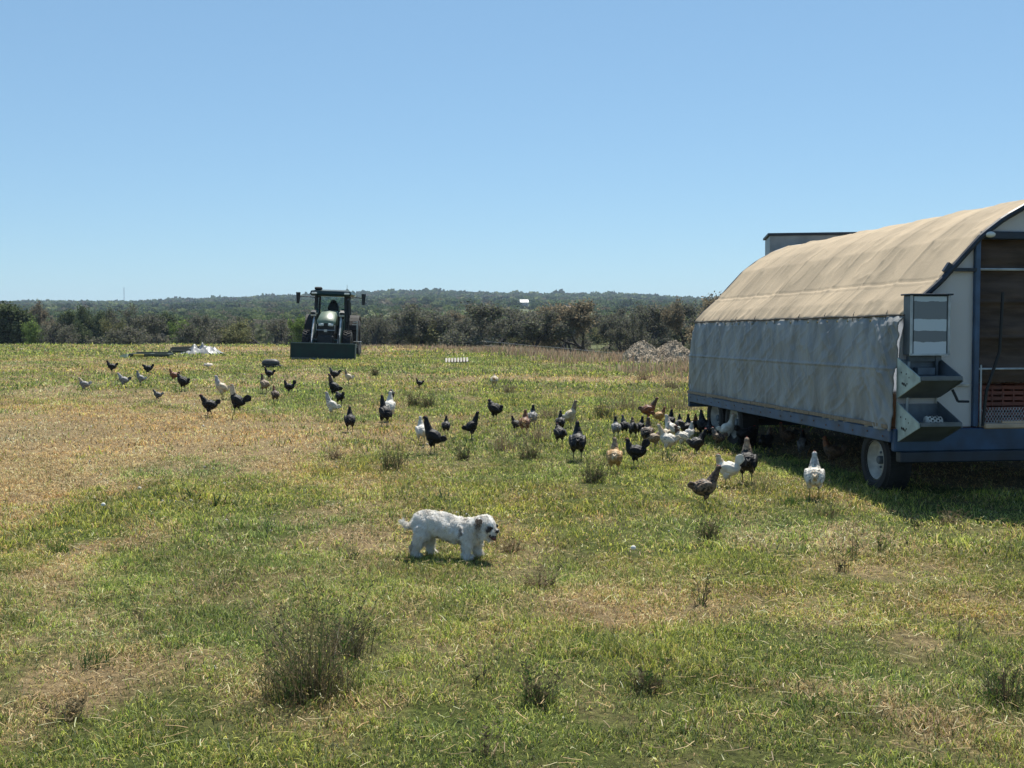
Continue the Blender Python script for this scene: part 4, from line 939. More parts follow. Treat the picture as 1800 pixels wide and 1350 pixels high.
    def archz(s): return float(np.interp(s, [p[0] for p in full], [p[1] for p in full]))
    pl = [(.03, .63)]+[(s, archz(s)-.03) for s in np.linspace(.06, .74, 14)]+[(.74, .63)]
    m = MB(); m.prism([(a, b) for a, b in full], Lg-.02, 'y', .03); m.build('far_end_wall', wm, T)
    pan = MB(); pan.prism(pl, 0, 'y', .008); pn = pan.build('end_panel', wm, T)
    m = MB()
    for s, yy in ((.40, -.012),): m.box((s, yy, 1.2), (.016, .016, 1.1))
    m.box((.55, -.012, 1.0), (.34, .016, .02)); m.build('panel_strip', WH, pn)
    m = MB(); m.box((.765, -.01, 1.46), (.05, .06, 1.66), bev=.006); m.build('door_post', BLU, T)
    m = MB(); m.box((W-.765, -.01, 1.46), (.05, .06, 1.66), bev=.006); m.build('door_post', BLU, T)
    m = MB(); m.tube([(.10, -.05, .62), (.12, -.05, 1.2), (.14, -.05, 1.62)], .014, 6); m.build('corner_post', GAL, T)
    m = MB(); m.box((W/2, -.01, 2.325), (W-1.58, .05, .07), bev=.008); m.box((.60, -.03, 2.02), (.30, .03, .03)); m.box((.48, -.04, 2.03), (.06, .04, .09), (0, .6, 0)); hb = m.build('header_beam', DBL, T)
    m = MB(); m.ell((.86, -.06, 2.33), (.05, .03, .028)); m.build('lamp', LTM, hb, True)
    pr = [(s, archz(s)-.03) for s in np.linspace(.80, W-.80, 24)]
    m = MB(); m.prism([(.80, 2.37)]+pr+[(W-.80, 2.37)], .004, 'y', .006); m.build('gable_sheet', wm, T)
    # curtain with horizontal seams
    CUR = mat('brown hanging tarp', (.085, .062, .050), .8, var=.35, scale=3, stretch=(1, 1, 5), bump=.006, bscale=14, spec=.2)
    def curtain(x1, x2, y, z1, z2, name, mm):
        nx, nz = 120, 90; X, Z = np.meshgrid(np.linspace(x1, x2, nx), np.linspace(z1, z2, nz), indexing='ij')
        seam = sum(np.exp(-((Z-zz)/.012)**2) for zz in (1.15, 1.42, 1.74, 2.04)); D = .03*(fbm(X*3, Z*9, 17, 3)-.5)+.025*seam+.02*np.sin((Z-z1)*18)
        V = np.stack([X, y-D, Z], 2).reshape(-1, 3); V2 = V+[0, .01, 0]; i = np.arange(nx-1)[:, None]*nz; j = np.arange(nz-1)[None]
        Q = np.stack([(i+j).ravel(), (i+nz+j).ravel(), (i+nz+j+1).ravel(), (i+j+1).ravel()], 1)
        return obj(name, np_mesh(name, np.vstack([V, V2]), np.vstack([Q, Q[:, ::-1]+len(V)]), smooth=True, mats=[mm]), T)
    curtain(.80, W-.80, .10, 1.02, 2.30, 'end_curtain', CUR)
    m = MB(); m.tube([(.80, .06, 2.03), (W-.8, .06, 2.03)], .012, 6); m.tube([(.80, .06, 1.14), (W-.8, .06, 1.14)], .01, 6); m.build('curtain_rail', GAL, T)
    # black pole leaning in the opening and wire mesh apron
    m = MB(); m.tube([(.80, -.09, .64), (.83, -.09, .95), (.95, -.09, 1.30), (.97, -.09, 1.82)], .014, 8); m.build('lever_pole', BK, T)
    m = MB()
    for k in range(14):
        xx = .80+k*.028; m.tube([(xx, -.05, .64), (xx+.10, -.05, .80)], .0022, 4, cap=False); m.tube([(xx+.10, -.05, .64), (xx, -.05, .80)], .0022, 4, cap=False)
    m.build('wire_mesh', GAL, T)
    m = MB(); m.tube([(.80, -.05, .63), (.80, -.05, 1.18)], .008, 6); m.build('mesh_stay', GAL, T)
    # hopper (striped door) on the near left corner
    HS = bpy.data.materials.new('frosted steel door'); HS.use_nodes = True; t = HS.node_tree; b = t.nodes['Principled BSDF']; N = t.nodes.new; L = t.links.new
    tc = N('ShaderNodeTexCoord'); sx_ = N('ShaderNodeSeparateXYZ'); L(tc.outputs['Object'], sx_.inputs[0]); n = N('ShaderNodeTexNoise'); n.inputs['Scale'].default_value = 14; n.inputs['Detail'].default_value = 4; L(tc.outputs['Object'], n.inputs[0])
    ma = N('ShaderNodeMath'); ma.operation = 'MULTIPLY_ADD'; L(n.outputs[0], ma.inputs[0]); ma.inputs[1].default_value = .035; L(sx_.outputs['Z'], ma.inputs[2])
    cr = N('ShaderNodeValToRGB'); cr.color_ramp.interpolation = 'CONSTANT'; mr = N('ShaderNodeMapRange'); mr.inputs[1].default_value = 1.27+.017; mr.inputs[2].default_value = 1.79+.017; L(ma.outputs[0], mr.inputs[0]); L(mr.outputs[0], cr.inputs[0])
    e = cr.color_ramp.elements; e[0].position = 0; e[0].color = (.50, .56, .62, 1); e[1].position = .22; e[1].color = (.16, .18, .20, 1)
    for p, c in ((.41, (.48, .55, .61, 1)), (.60, (.17, .19, .21, 1)), (.90, (.46, .53, .58, 1))): q = e.new(p); q.color = c
    L(cr.outputs[0], b.inputs['Base Color']); b.inputs['Roughness'].default_value = .5; b.inputs['Metallic'].default_value = .2
    H = MB(); H.box((.255, -.09, 1.53), (.36, .13, .52), bev=.006); h = H.build('feed_hopper', GAD, T)
    m = MB(); m.box((.255, -.160, 1.53), (.30, .008, .50)); m.build('hopper_door', HS, h)
    m = MB(); m.box((.255, -.10, 1.797), (.40, .18, .014), bev=.003); m.build('hopper_lid', DBL, h)
    m = MB()
    for xx in (.082, .428): m.box((xx, -.163, 1.53), (.022, .014, .52), bev=.003)
    m.box((.255, -.163, 1.276), (.37, .014, .016)); m.build('door_trim', GAL, h)
    m = MB(); m.box((.255, -.06, 1.24), (.30, .05, .05)); m.box((.36, -.08, 1.17), (.02, .03, .18)); m.box((.24, -.10, 1.13), (.16, .08, .06)); m.build('chute', GAD, h)
    SP = mat('pale green side plate', (.36, .44, .42), .5, .1, var=.25, scale=10)
    def tray(z, name):
        yb, yt = -.03, -.44
        side = [(yb, z+.19), (yt, z+.03), (yt-.005, z-.01), (yb-.04, z-.16), (yb, z-.17)]
        tr = MB(); xl, xr = .03, .40
        tr.loft([[(xl, yt, z+.015), (xl, yt, z), (xl, yb-.03, z-.165), (xl, yb-.03, z-.15)], [(xr, yt, z+.015), (xr, yt, z), (xr, yb-.03, z-.165), (xr, yb-.03, z-.15)]])
        tr.box(((xl+xr)/2, yt-.005, z+.02), (xr-xl, .014, .035)); tr.box(((xl+xr)/2, yb-.01, z), (xr-xl, .01, .34)); tr.box(((xl+xr)/2, (yb+yt)/2+.03, z+.02), (xr-xl-.02, .03, .02), (.35, 0, 0))
        o = tr.build(name, GAD, h)
        for xx, mm in ((xl-.012, SP), (xr, GAD)):
            s_ = MB(); s_.prism(side, xx, 'x', .010); so_ = s_.build('side_plate', mm, o)
        d = MB()
        for (py_, pz_, r_) in ((-.12, .06, .008), (-.21, .05, .007), (-.14, -.035, .012), (-.17, -.04, .014), (-.20, -.05, .011), (-.225, -.035, .007), (-.26, .02, .006)):
            d.lathe([(.001, -.0025), (r_, -.0025), (r_, .002)], (xl-.012, py_, z+pz_), 'x', 10)
        return o, d
    for z in (1.06, .67):
        o, d = tray(z, 'feed_tray')
        d.build('drill_holes', BK, h)
    m = MB(); m.tube([(.45, -.20, .97), (.46, -.22, .93), (.48, -.24, .87)], .012, 6); m.tube([(.48, -.24, .87), (.58, -.24, .868)], .012, 6); m.build('crank', BK, T)
    # perforated white roll under the lower tray
    RL = MB(); RL.lathe([(.001, 0), (.052, 0), (.055, .01), (.055, .12), (.052, .13), (.001, .13)], (.14, -.33, .70), 'x', 20)
    rl = RL.build('vent_roll', WH, T, True)
    m = MB()
    for k in range(10):
        for q in range(5):
            a = 6.283*(k+.5*(q % 2))/10; c = Vector((.152+.024*q, -.33+.0552*math.cos(a), .70+.0552*math.sin(a))); m.ell(c, (.009, .009, .009), n=6, m=4)
    m.build('perforations', BK, rl)
    # feed bin rising behind the far end
    m = MB(); e0 = 1.36; m.box((e0+.85, Lg+.62, 1.72), (1.6, .9, 2.34), (0, 0, R(-16)), bev=.01); bn = m.build('rear_feed_bin', mat('grey bin sheet', (.26, .28, .29), .5, .2, var=.25, scale=4), T)
    m = MB(); m.box((e0+.85, Lg+.62, 2.905), (1.66, .96, .03), (0, 0, R(-16))); m.build('bin_lid', DBL, bn)
    m = MB(); m.box((W/2, Lg+.4, .45), (1.4, .9, .1)); m.build('bin_platform', DBL, T)
    # red crates stacked on the deck inside the opening
    RD = mat('faded red crate', (.15, .04, .026), .6, var=.35, scale=7); k = 0
    names = ['bottom left', 'bottom middle', 'bottom right', 'top left', 'top middle', 'top right']
    Mx = T.matrix_basis.copy() if False else (Matrix.Translation(T.location)@T.rotation_euler.to_matrix().to_4x4())
    proto = None
    for row in range(2):
        for c in range(3):
            if proto is None:
                m = MB(); w_, d_, h_ = .52, .42, .19
                for sy in (-1, 1):
                    for q in range(4): m.box((0, sy*d_/2, .02+q*.05), (w_, .014, .032))
                for sx in (-1, 1):
                    for q in range(4): m.box((sx*w_/2, 0, .02+q*.05), (.014, d_-.016, .032))
                m.box((0, 0, .008), (w_-.02, d_-.02, .01))
                for sx in (-1, 1):
                    for sy in (-1, 1): m.box((sx*(w_/2-.004), sy*(d_/2-.004), .095), (.03, .03, .19))
                for q in range(5): m.box((-w_/2+w_*(q+.5)/5, -d_/2-.004, .095), (.016, .012, .185))
                proto = m.mesh('red_crate', RD)
            p = Mx@Vector((1.16+c*.56+random.uniform(-.01, .01), .42, .60+row*.195))
            o = obj('red_crate', proto, label='red slatted crate inside the trailer opening, '+names[k]+' of the stack', cat='crate', group='red crates in the trailer'); k += 1
            o.location = p; o.rotation_euler = (R(-.8), 0, phi+random.uniform(-.03, .03))
    pb = Mx@Vector((1.55, .0, .60))
    m = MB(); m.box((0, 0, .035), (1.45, .16, .045), (0, 0, 0), bev=.01); m.box((.05, .0, .068), (1.2, .10, .016), (0, 0, .02)); o = m.build('plank', mat('pale plank', (.50, .38, .27), .8, var=.3, scale=3, stretch=(1, 9, 1), bump=.004), None, label='pale wooden plank lying on the trailer deck before the red crates', cat='plank'); o.location = pb; o.rotation_euler = (R(-.8), 0, phi)
LTM = mat('lamp glass white', (.7, .72, .7), .2)
trailer()
# ---------------------------------------------------------------- hens
def ring(c, ry, rz, d, n=16):
    "ellipse across direction d (in the xz plane)"
    d = Vector(d).normalized(); u = Vector((-d.z, 0, d.x)); C = Vector(c)
    return [C+Vector((0, 1, 0))*ry*math.cos(2*math.pi*k/n)+u*rz*math.sin(2*math.pi*k/n) for k in range(n)]
def spine_loft(mb, sp, n=16):
    rings = []
    for i, (x, z, ry, rz) in enumerate(sp):
        a = sp[max(i-1, 0)]; b = sp[min(i+1, len(sp)-1)]; rings.append(ring((x, 0, z), ry, rz, (b[0]-a[0], 0, b[1]-a[1]), n))
    mb.loft(rings)
def catmull(sp, k=4):
    sp = [np.array(p, float) for p in sp]; out = []
    for i in range(len(sp)-1):
        p0, p1, p2, p3 = sp[max(i-1, 0)], sp[i], sp[i+1], sp[min(i+2, len(sp)-1)]
        for j in range(k):
            t = j/k; out.append(.5*((2*p1)+(-p0+p2)*t+(2*p0-5*p1+4*p2-p3)*t*t+(-p0+3*p1-3*p2+p3)*t**3))
    out.append(sp[-1]); return [tuple(np.maximum(p, [-9, -9, .004, .004])) for p in out]
def hen_model(name, head=(.13, .36), tail=50, stride=.03, fat=1.0, up=.4, tail_len=.105, lift=False):
    hx, hz = head; mb = MB(); u = up
    lo = [(-.140, .262, .020, .028), (-.118, .246, .042, .048), (-.082, .226, .066, .070), (-.035, .212, .080, .084), (.018, .212, .082, .084), (.058, .232, .068, .068), (.078, .266, .047, .048)]
    hi_ = [(-.112, .190, .020, .028), (-.095, .186, .044, .046), (-.068, .190, .066, .064), (-.032, .203, .078, .074), (.006, .228, .078, .072), (.034, .262, .062, .058), (.050, .300, .043, .043)]
    sp = [tuple(p*(1-u)+q*u for p, q in zip(a_, b_)) for a_, b_ in zip(lo, hi_)]
    sp = [(p[0], p[1], p[2]*fat, p[3]*(.5+.5*fat)) for p in sp]
    l = sp[-1]; mid = ((l[0]+.012+hx)/2, (l[1]+.012+hz)/2)
    sp += [(mid[0], mid[1], .031, .033), (hx-.008, hz-.022, .0225, .0235), (hx+.002, hz+.003, .0205, .0225), (hx+.018, hz+.005, .0165, .0175), (hx+.029, hz+.001, .008, .009)]
    spine_loft(mb, catmull(sp)); rx, rz = sp[1][0], sp[1][1]; bp = -.10-.62*u
    # tail feathers: a raised, tapering fan
    ta = math.radians(tail)
    for k in range(7):
        a = ta+(k-3)*.13; L_ = tail_len*(1-.07*abs(k-3)); c0 = Vector((rx+.012, 0, rz+.008)); dv = Vector((-math.cos(a), 0, math.sin(a)))
        yo = (k-3)*.006
        for sd in (-1, 1):
            mb.ell(c0+dv*L_*.50+Vector((0, sd*(.006+abs(k-3)*.003), 0)), (L_*.62, .0065, .016), (0, a, 0) if True else None, n=8, m=6)
    mb.ell((rx+.01, 0, rz+.006), (.045, .032*fat, .028), (0, ta, 0), n=12, m=8)
    for sd in (-1, 1):     # wings, folded, tips drooping back
        mb.ell((-.025-.006*u, sd*.064*fat, .217+.0*u), (.086, .024, .046), (0, bp, sd*.10), n=14, m=8)
        mb.ell((-.072+.004*u, sd*.060*fat, .212-.022*u), (.058, .015, .026), (0, bp-.05, sd*.16), n=10, m=6)
        mb.ell((.04-.012*u, sd*.03, .195), (.042, .033, .046), n=10, m=6)
        fx = stride*sd; lz = .035 if (lift and sd > 0) else 0
        mb.tube([(.0, sd*.042, .165), (.005+fx*.3, sd*.043, .12), (-.002+fx*.5, sd*.042, .092)], [.040, .026, .012], 8)
        foot = Vector((fx, sd*.042, .006+lz))
        mb.tube([(-.002+fx*.5, sd*.042, .10), (-.008+fx*.8, sd*.042, .055), foot], [.0085, .0065, .0065], 6)
        for a in (-.5, 0, .5): mb.tube([foot, foot+Vector((math.cos(a)*.045, math.sin(a)*.045, -.002))], [.0065, .005], 5)
        mb.tube([foot, foot+Vector((-.024, 0, 0))], [.0055, .005], 5)
    me = remeshed(mb, name, .0052, 2)
    V = verts_of(me); Nn = norms_of(me)
    rr = np.zeros(len(V)); 
    # feather relief
    f = (1-np.abs(2*fbm(V[:, 0]*26+V[:, 2]*10, V[:, 2]*52+V[:, 1]*20, 5, 2)-1))*.004
    bodyv = V[:, 2] > .105
    V2 = V+Nn*(f*bodyv)[:, None]
    me.vertices.foreach_set('co', V2.astype(np.float32).ravel()); me.update()
    # slots: 0 body, 1 neck and head, 2 shanks and feet, 3 tail
    n = len(me.polygons); c = np.empty(n*3, np.float32); me.polygons.foreach_get('center', c); c = c.reshape(-1, 3)
    mi = np.zeros(n, np.int32); jag = .012*np.sin(c[:, 1]*260+c[:, 2]*140)
    mi[(c[:, 0]*.6+c[:, 2] > l[1]+l[0]*.6+.004+jag*.6)&(c[:, 0] > l[0]-.05)] = 1
    mi[(c[:, 2] < .094)] = 2
    mi[(c[:, 0]-.7*(c[:, 2]-rz)+jag < rx-.028)&(c[:, 2] > .13)] = 3
    me.polygons.foreach_set('material_index', mi)
    # comb, wattles and bare red face
    cm = MB()
    for k in range(5): cm.ell((hx-.010+.008*k, 0, hz+.024+.003*math.sin(k*1.2)), (.005, .003, .008+.002*(k == 2)), n=8, m=5)
    cm.ell((hx+.006, 0, hz+.020), (.020, .0035, .006), n=8, m=5)
    for sd in (-1, 1): cm.ell((hx+.013, sd*.007, hz-.021), (.005, .0035, .010), n=8, m=5); cm.ell((hx+.012, sd*.0148, hz+.001), (.009, .004, .008), n=8, m=5)
    bk = MB(); bk.tube([(hx+.024, 0, hz+.001), (hx+.036, 0, hz-.003), (hx+.042, 0, hz-.008)], [.0075, .0055, .0015], 8)
    ey = MB()
    for sd in (-1, 1): ey.ell((hx+.010, sd*.0188, hz+.005), (.0038, .002, .0038), n=6, m=4)
    return me, cm, bk, ey, name
M_COMB = mat('red comb', (.42, .03, .02), .55, var=.3, scale=60); M_BEAK = mat('horn beak', (.42, .30, .14), .5); M_EYE = mat('hen eye', (.02, .01, .005), .15)
for _m in (M_COMB,): _m.node_tree.nodes['Principled BSDF'].inputs['Subsurface Weight'].default_value = .1
def plum(name, c, c2=None, scale=30, lo=.42, hi=.58, rough=.55, sheen=.06):
    m = mat('plumage '+name, c, rough, col2=c2 or tuple(v*.6 for v in c), scale=scale, lo=lo, hi=hi, bump=.003, bscale=70, spec=.3, detail=3)
    m.node_tree.nodes['Principled BSDF'].inputs['Sheen Weight'].default_value = sheen; return m
PL = {'black': plum('black', (.012, .011, .012), (.004, .004, .005), sheen=0, rough=.62), 'soot': plum('soot', (.028, .026, .026), (.008, .008, .009), 50, sheen=0), 'white': plum('white', (.66, .62, .54), (.50, .46, .39), 12), 'speckwhite': plum('white speckled', (.60, .56, .48), (.14, .13, .12), 42, .36, .46),
      'grey': plum('grey', (.26, .25, .24), (.13, .125, .12), 40), 'darkgrey': plum('dark grey', (.11, .105, .10), (.05, .048, .046), 45), 'buff': plum('buff', (.52, .31, .12), (.34, .18, .06), 22), 'cream': plum('cream', (.60, .50, .35), (.40, .31, .20), 20),
      'rust': plum('rust', (.25, .09, .035), (.10, .04, .02), 30), 'brown': plum('brown', (.12, .07, .04), (.05, .03, .018), 34), 'tan': plum('tan', (.33, .24, .15), (.17, .11, .07), 34), 'brownspeck': plum('brown speckled', (.20, .13, .08), (.02, .016, .014), 34, .44, .56), 'lightgrey': plum('light grey', (.45, .44, .42), (.28, .27, .26), 30)}
M_SHANK = mat('hen shank', (.10, .085, .05), .6, var=.3, scale=40); M_SHANKY = mat('yellow shank', (.40, .28, .08), .6, var=.3, scale=40)
HM = {}
HEN_TOP = {}
for key, kw in {'stand': dict(head=(.100, .365), tail=35, stride=.02, up=.35), 'walk': dict(head=(.112, .36), tail=25, stride=.045, lift=True, up=.45), 'alert': dict(head=(.082, .405), tail=14, stride=.012, up=.85, tail_len=.085, fat=1.10), 'big': dict(head=(.128, .40), tail=4, stride=.035, up=.4, tail_len=.085, fat=1.12, lift=True), 'tailup': dict(head=(.090, .350), tail=62, stride=.03, tail_len=.145, up=.25),
                'fluffy': dict(head=(.082, .335), tail=30, stride=.015, fat=1.22, up=.6, tail_len=.07), 'low': dict(head=(.125, .30), tail=45, stride=.04, up=.1), 'rooster': dict(head=(.075, .43), tail=30, stride=.03, tail_len=.15, up=.85), 'tall': dict(head=(.085, .425), tail=-8, stride=.02, up=1.0, tail_len=.09, fat=1.0)}.items():
    me, cm, bk, ey, nm = hen_model('hen', **kw); me.name = 'hen_'+key
    for m_ in range(4): me.materials.append(PL['black'])
    HM[key] = (me, cm.mesh('comb', M_COMB, True), bk.mesh('beak', M_BEAK, True), ey.mesh('eye', M_EYE, True)); HEN_TOP[key] = verts_of(me)[:, 2].max()
# px, feet row, height px, heading (deg, 0 right, 90 away, 180 left, 270 to camera), model, body, neck, tail, label
HENS = [
 (197, 657, 25, 180, 'stand', 'black', 'black', 'black', 'black hen facing left, farthest left of the black hens'),
 (147, 690, 28, 185, 'walk', 'grey', 'cream', 'lightgrey', 'pale headed grey tan hen walking left, leftmost bird of all'),
 (217, 683, 29, 180, 'walk', 'grey', 'lightgrey', 'darkgrey', 'grey hen with pale neck below the leftmost black hen'),
 (247, 678, 28, 180, 'alert', 'grey', 'grey', 'lightgrey', 'upright grey hen left of the second black hen'),
 (260, 660, 21, 178, 'low', 'black', 'black', 'black', 'black hen facing left above the upright grey hen'),
 (305, 672, 25, 170, 'stand', 'rust', 'rust', 'brown', 'rust brown hen partly behind the large black hen at left'),
 (322, 688, 33, 150, 'fluffy', 'black', 'black', 'black', 'large black hen turned away in front of the rust brown one at left'),
 (277, 706, 23, 180, 'walk', 'darkgrey', 'darkgrey', 'grey', 'smallest dark grey hen walking left below the upright grey hen'),
 (390, 702, 44, 185, 'alert', 'cream', 'lightgrey', 'cream', 'cream necked hen standing behind the rooster'),
 (416, 729, 56, 165, 'rooster', 'black', 'cream', 'black', 'rooster with cream hackle and red comb over dark body'),
 (368, 734, 43, 180, 'walk', 'black', 'black', 'black', 'black hen walking left in front of the cream hackled rooster'),
 (473, 669, 25, 175, 'stand', 'black', 'black', 'black', 'black hen facing left just below the dark rounded tub'),
 (465, 692, 36, 130, 'alert', 'tan', 'brown', 'tan', 'tan backed hen with dark neck below the black hen near the tub'),
 (484, 709, 33, 110, 'alert', 'brown', 'rust', 'brown', 'rust headed brown hen facing away right of the tan backed hen'),
 (508, 694, 27, 180, 'tailup', 'black', 'black', 'black', 'small black hen with high raised tail below the bucket left end'),
 (588, 671, 27, 180, 'stand', 'black', 'darkgrey', 'black', 'black hen with greyish head first under the bucket'),
 (612, 675, 27, 180, 'alert', 'cream', 'tan', 'white', 'cream buff hen facing left under the right end of the bucket'),
 (586, 700, 44, 160, 'tall', 'black', 'brown', 'black', 'dark hen with brownish neck behind the white speckled hen'),
 (597, 713, 26, 120, 'low', 'black', 'black', 'black', 'black hen with lowered head right of the white speckled hen'),
 (582, 733, 46, 180, 'tall', 'speckwhite', 'lightgrey', 'white', 'white speckled hen facing left in the left middle group'),
 (615, 760, 47, 92, 'alert', 'black', 'black', 'black', 'black hen standing alone facing straight away left of centre'),
 (676, 750, 57, 125, 'tall', 'black', 'black', 'black', 'tall black hen facing away in front of a half hidden white hen'),
 (684, 740, 54, 80, 'alert', 'white', 'white', 'white', 'white hen half hidden behind the tall black hen'),
 (688, 705, 22, 90, 'low', 'black', 'black', 'black', 'small black hen behind the half hidden white hen'),
 (737, 683, 19, 180, 'stand', 'black', 'black', 'black', 'tiny lone black hen facing left in open far grass'),
 (741, 781, 51, 100, 'alert', 'white', 'white', 'white', 'white hen behind the large black hen at centre'),
 (760, 798, 69, 165, 'tall', 'black', 'black', 'black', 'largest black hen at centre hiding a white hen'),
 (869, 682, 26, 92, 'fluffy', 'cream', 'tan', 'buff', 'lone buff and white hen far off seen from behind'),
 (870, 741, 41, 150, 'fluffy', 'black', 'black', 'black', 'fluffy round black hen left of the rust coloured hen'),
 (784, 765, 36, 90, 'alert', 'soot', 'black', 'soot', 'small black hen facing away right of the largest black hen'),
 (829, 772, 51, 20, 'tall', 'black', 'black', 'black', 'black hen facing right alone at centre'),
 (906, 760, 30, 160, 'stand', 'soot', 'black', 'soot', 'black hen touching the left side of the rust coloured hen'),
 (922, 765, 47, 80, 'alert', 'rust', 'rust', 'buff', 'rust coloured hen facing away at centre'),
 (936, 752, 42, 85, 'alert', 'grey', 'black', 'grey', 'black necked grey hen behind the rust coloured hen'),
 (985, 760, 40, 90, 'alert', 'soot', 'soot', 'soot', 'sooty hen behind the lower dark hen right of centre'),
 (984, 783, 40, 120, 'fluffy', 'soot', 'black', 'black', 'dark fluffy hen right of centre, lower one of two'),
 (1004, 752, 50, 15, 'tall', 'cream', 'tan', 'white', 'cream hen with red head standing before a spiky weed'),
 (1015, 810, 72, 95, 'alert', 'soot', 'black', 'black', 'tall black hen facing away right of centre, alone on the grass'),
 (1080, 834, 67, 88, 'alert', 'buff', 'tan', 'cream', 'buff hen facing away with long upright neck'),
 (1117, 822, 54, 170, 'tailup', 'black', 'black', 'black', 'black hen right beside the buff hen with shadow underneath'),
 (1083, 770, 40, 95, 'alert', 'grey', 'black', 'grey', 'grey backed hen with black head at the left edge of the flock'),
 (1098, 766, 38, 120, 'alert', 'black', 'darkgrey', 'black', 'black hen immediately right of the grey backed hen'),
 (1113, 772, 40, 100, 'stand', 'soot', 'brown', 'soot', 'black hen third from the left edge of the flock'),
 (1125, 768, 38, 60, 'alert', 'black', 'black', 'black', 'black hen in the flock directly above the black hen beside the buff one'),
 (1139, 742, 46, 10, 'big', 'rust', 'brown', 'brown', 'dark brown hen facing right, highest in the flock'),
 (1160, 748, 34, 20, 'stand', 'buff', 'rust', 'rust', 'orange brown hen right of the highest brown hen'),
 (1138, 785, 53, 80, 'alert', 'brownspeck', 'brown', 'black', 'brown speckled hen in the middle of the flock seen from behind'),
 (1152, 790, 34, 30, 'low', 'tan', 'brown', 'black', 'dark brown hen between the speckled hen and the cream white hen'),
 (1178, 760, 42, 70, 'alert', 'black', 'black', 'black', 'black hen behind the two white necks in the flock'),
 (1179, 775, 48, 150, 'alert', 'white', 'white', 'white', 'white hen with curved neck at the back middle of the flock'),
 (1175, 799, 56, 165, 'big', 'speckwhite', 'cream', 'cream', 'big cream white hen with grey wings at the front of the flock'),
 (1170, 782, 42, 60, 'alert', 'cream', 'white', 'cream', 'creamy white hen just behind the big cream white hen'),
 (1199, 790, 44, 170, 'stand', 'speckwhite', 'brown', 'white', 'white bodied hen with brown neck at the front of the flock'),
 (1194, 762, 36, 90, 'alert', 'darkgrey', 'black', 'darkgrey', 'dark grey hen above the brown necked white hen'),
 (1211, 765, 38, 100, 'alert', 'black', 'black', 'black', 'black hen left of the red faced hen'),
 (1213, 780, 40, 60, 'alert', 'lightgrey', 'white', 'lightgrey', 'light grey hen with white head near the front of the flock'),
 (1223, 763, 38, 270, 'alert', 'soot', 'rust', 'soot', 'dark hen with bright red face toward the camera in the flock'),
 (1236, 770, 51, 110, 'alert', 'black', 'black', 'black', 'tallest black hen near the far trailer wheels'),
 (1224, 803, 52, 30, 'big', 'soot', 'black', 'darkgrey', 'dark sooty hen with pale wing edge at the right front of the flock'),
 (1248, 772, 38, 100, 'alert', 'black', 'black', 'black', 'black hen closest to the far trailer wheels'),
 (1262, 788, 38, 160, 'stand', 'brownspeck', 'darkgrey', 'brown', 'brown grey hen at the right edge of the flock in half shade'),
 (1205, 772, 34, 200, 'low', 'soot', 'soot', 'soot', 'sooty hen bending low in the middle of the flock'),
 (1278, 778, 52, 20, 'alert', 'white', 'white', 'white', 'white hen standing in the trailer shade by the far wheels'),
 (1279, 857, 62, 175, 'tailup', 'white', 'cream', 'white', 'white hen with raised tail behind the speckled brown hen'),
 (1240, 893, 78, 15, 'big', 'brownspeck', 'brown', 'brown', 'brown speckled hen with bare shoulders nearest the camera'),
 (1313, 850, 83, 97, 'alert', 'black', 'tan', 'black', 'black tailed hen with brown shoulders at the edge of the trailer shadow'),
 (1431, 876, 84, 92, 'alert', 'speckwhite', 'lightgrey', 'cream', 'white speckled hen facing away in front of the trailer shadow'),
 (1348, 800, 50, 60, 'stand', 'black', 'brown', 'black', 'dark hen under the trailer, leftmost in the shade'),
 (1382, 790, 48, 150, 'stand', 'brown', 'brown', 'black', 'brown hen under the trailer, second from left in the shade'),
 (1412, 808, 52, 100, 'stand', 'darkgrey', 'black', 'black', 'grey hen in the dark under the middle of the trailer'),
 (1462, 822, 56, 170, 'stand', 'brown', 'rust', 'brown', 'brown hen in the shade left of the near trailer wheel'),
 (1310, 790, 44, 30, 'low', 'black', 'black', 'black', 'black hen bending in the shade behind the brown shouldered hen'),
]
for i, (px, py, hp, hd, key, b, nk, tl, label) in enumerate(HENS):
    x, y, z = place(px, py); me, cm, bk, ey = HM[key]
    o = obj('hen' if key != 'rooster' else 'rooster', me, label=label, cat='chicken', group='chickens on the pasture')
    s = hp*y/FPX/(HEN_TOP[key]+.012)
    o.location = (x, y, z); o.scale = (s, s, s); o.rotation_euler = (0, R(random.uniform(-3, 3)), R(hd-math.degrees(math.atan2(x, y))+random.uniform(-6, 6)))
    for k, mm in enumerate((PL[b], PL[nk], M_SHANKY if b in ('white', 'buff', 'cream', 'speckwhite', 'brownspeck') else M_SHANK, PL[tl])):
        o.material_slots[k].link = 'OBJECT'; o.material_slots[k].material = mm
    c = obj('comb', cm, o); obj('beak', bk, o); obj('eye', ey, o)
    if key == 'rooster': c.scale = (1.0, 1.3, 1.0)

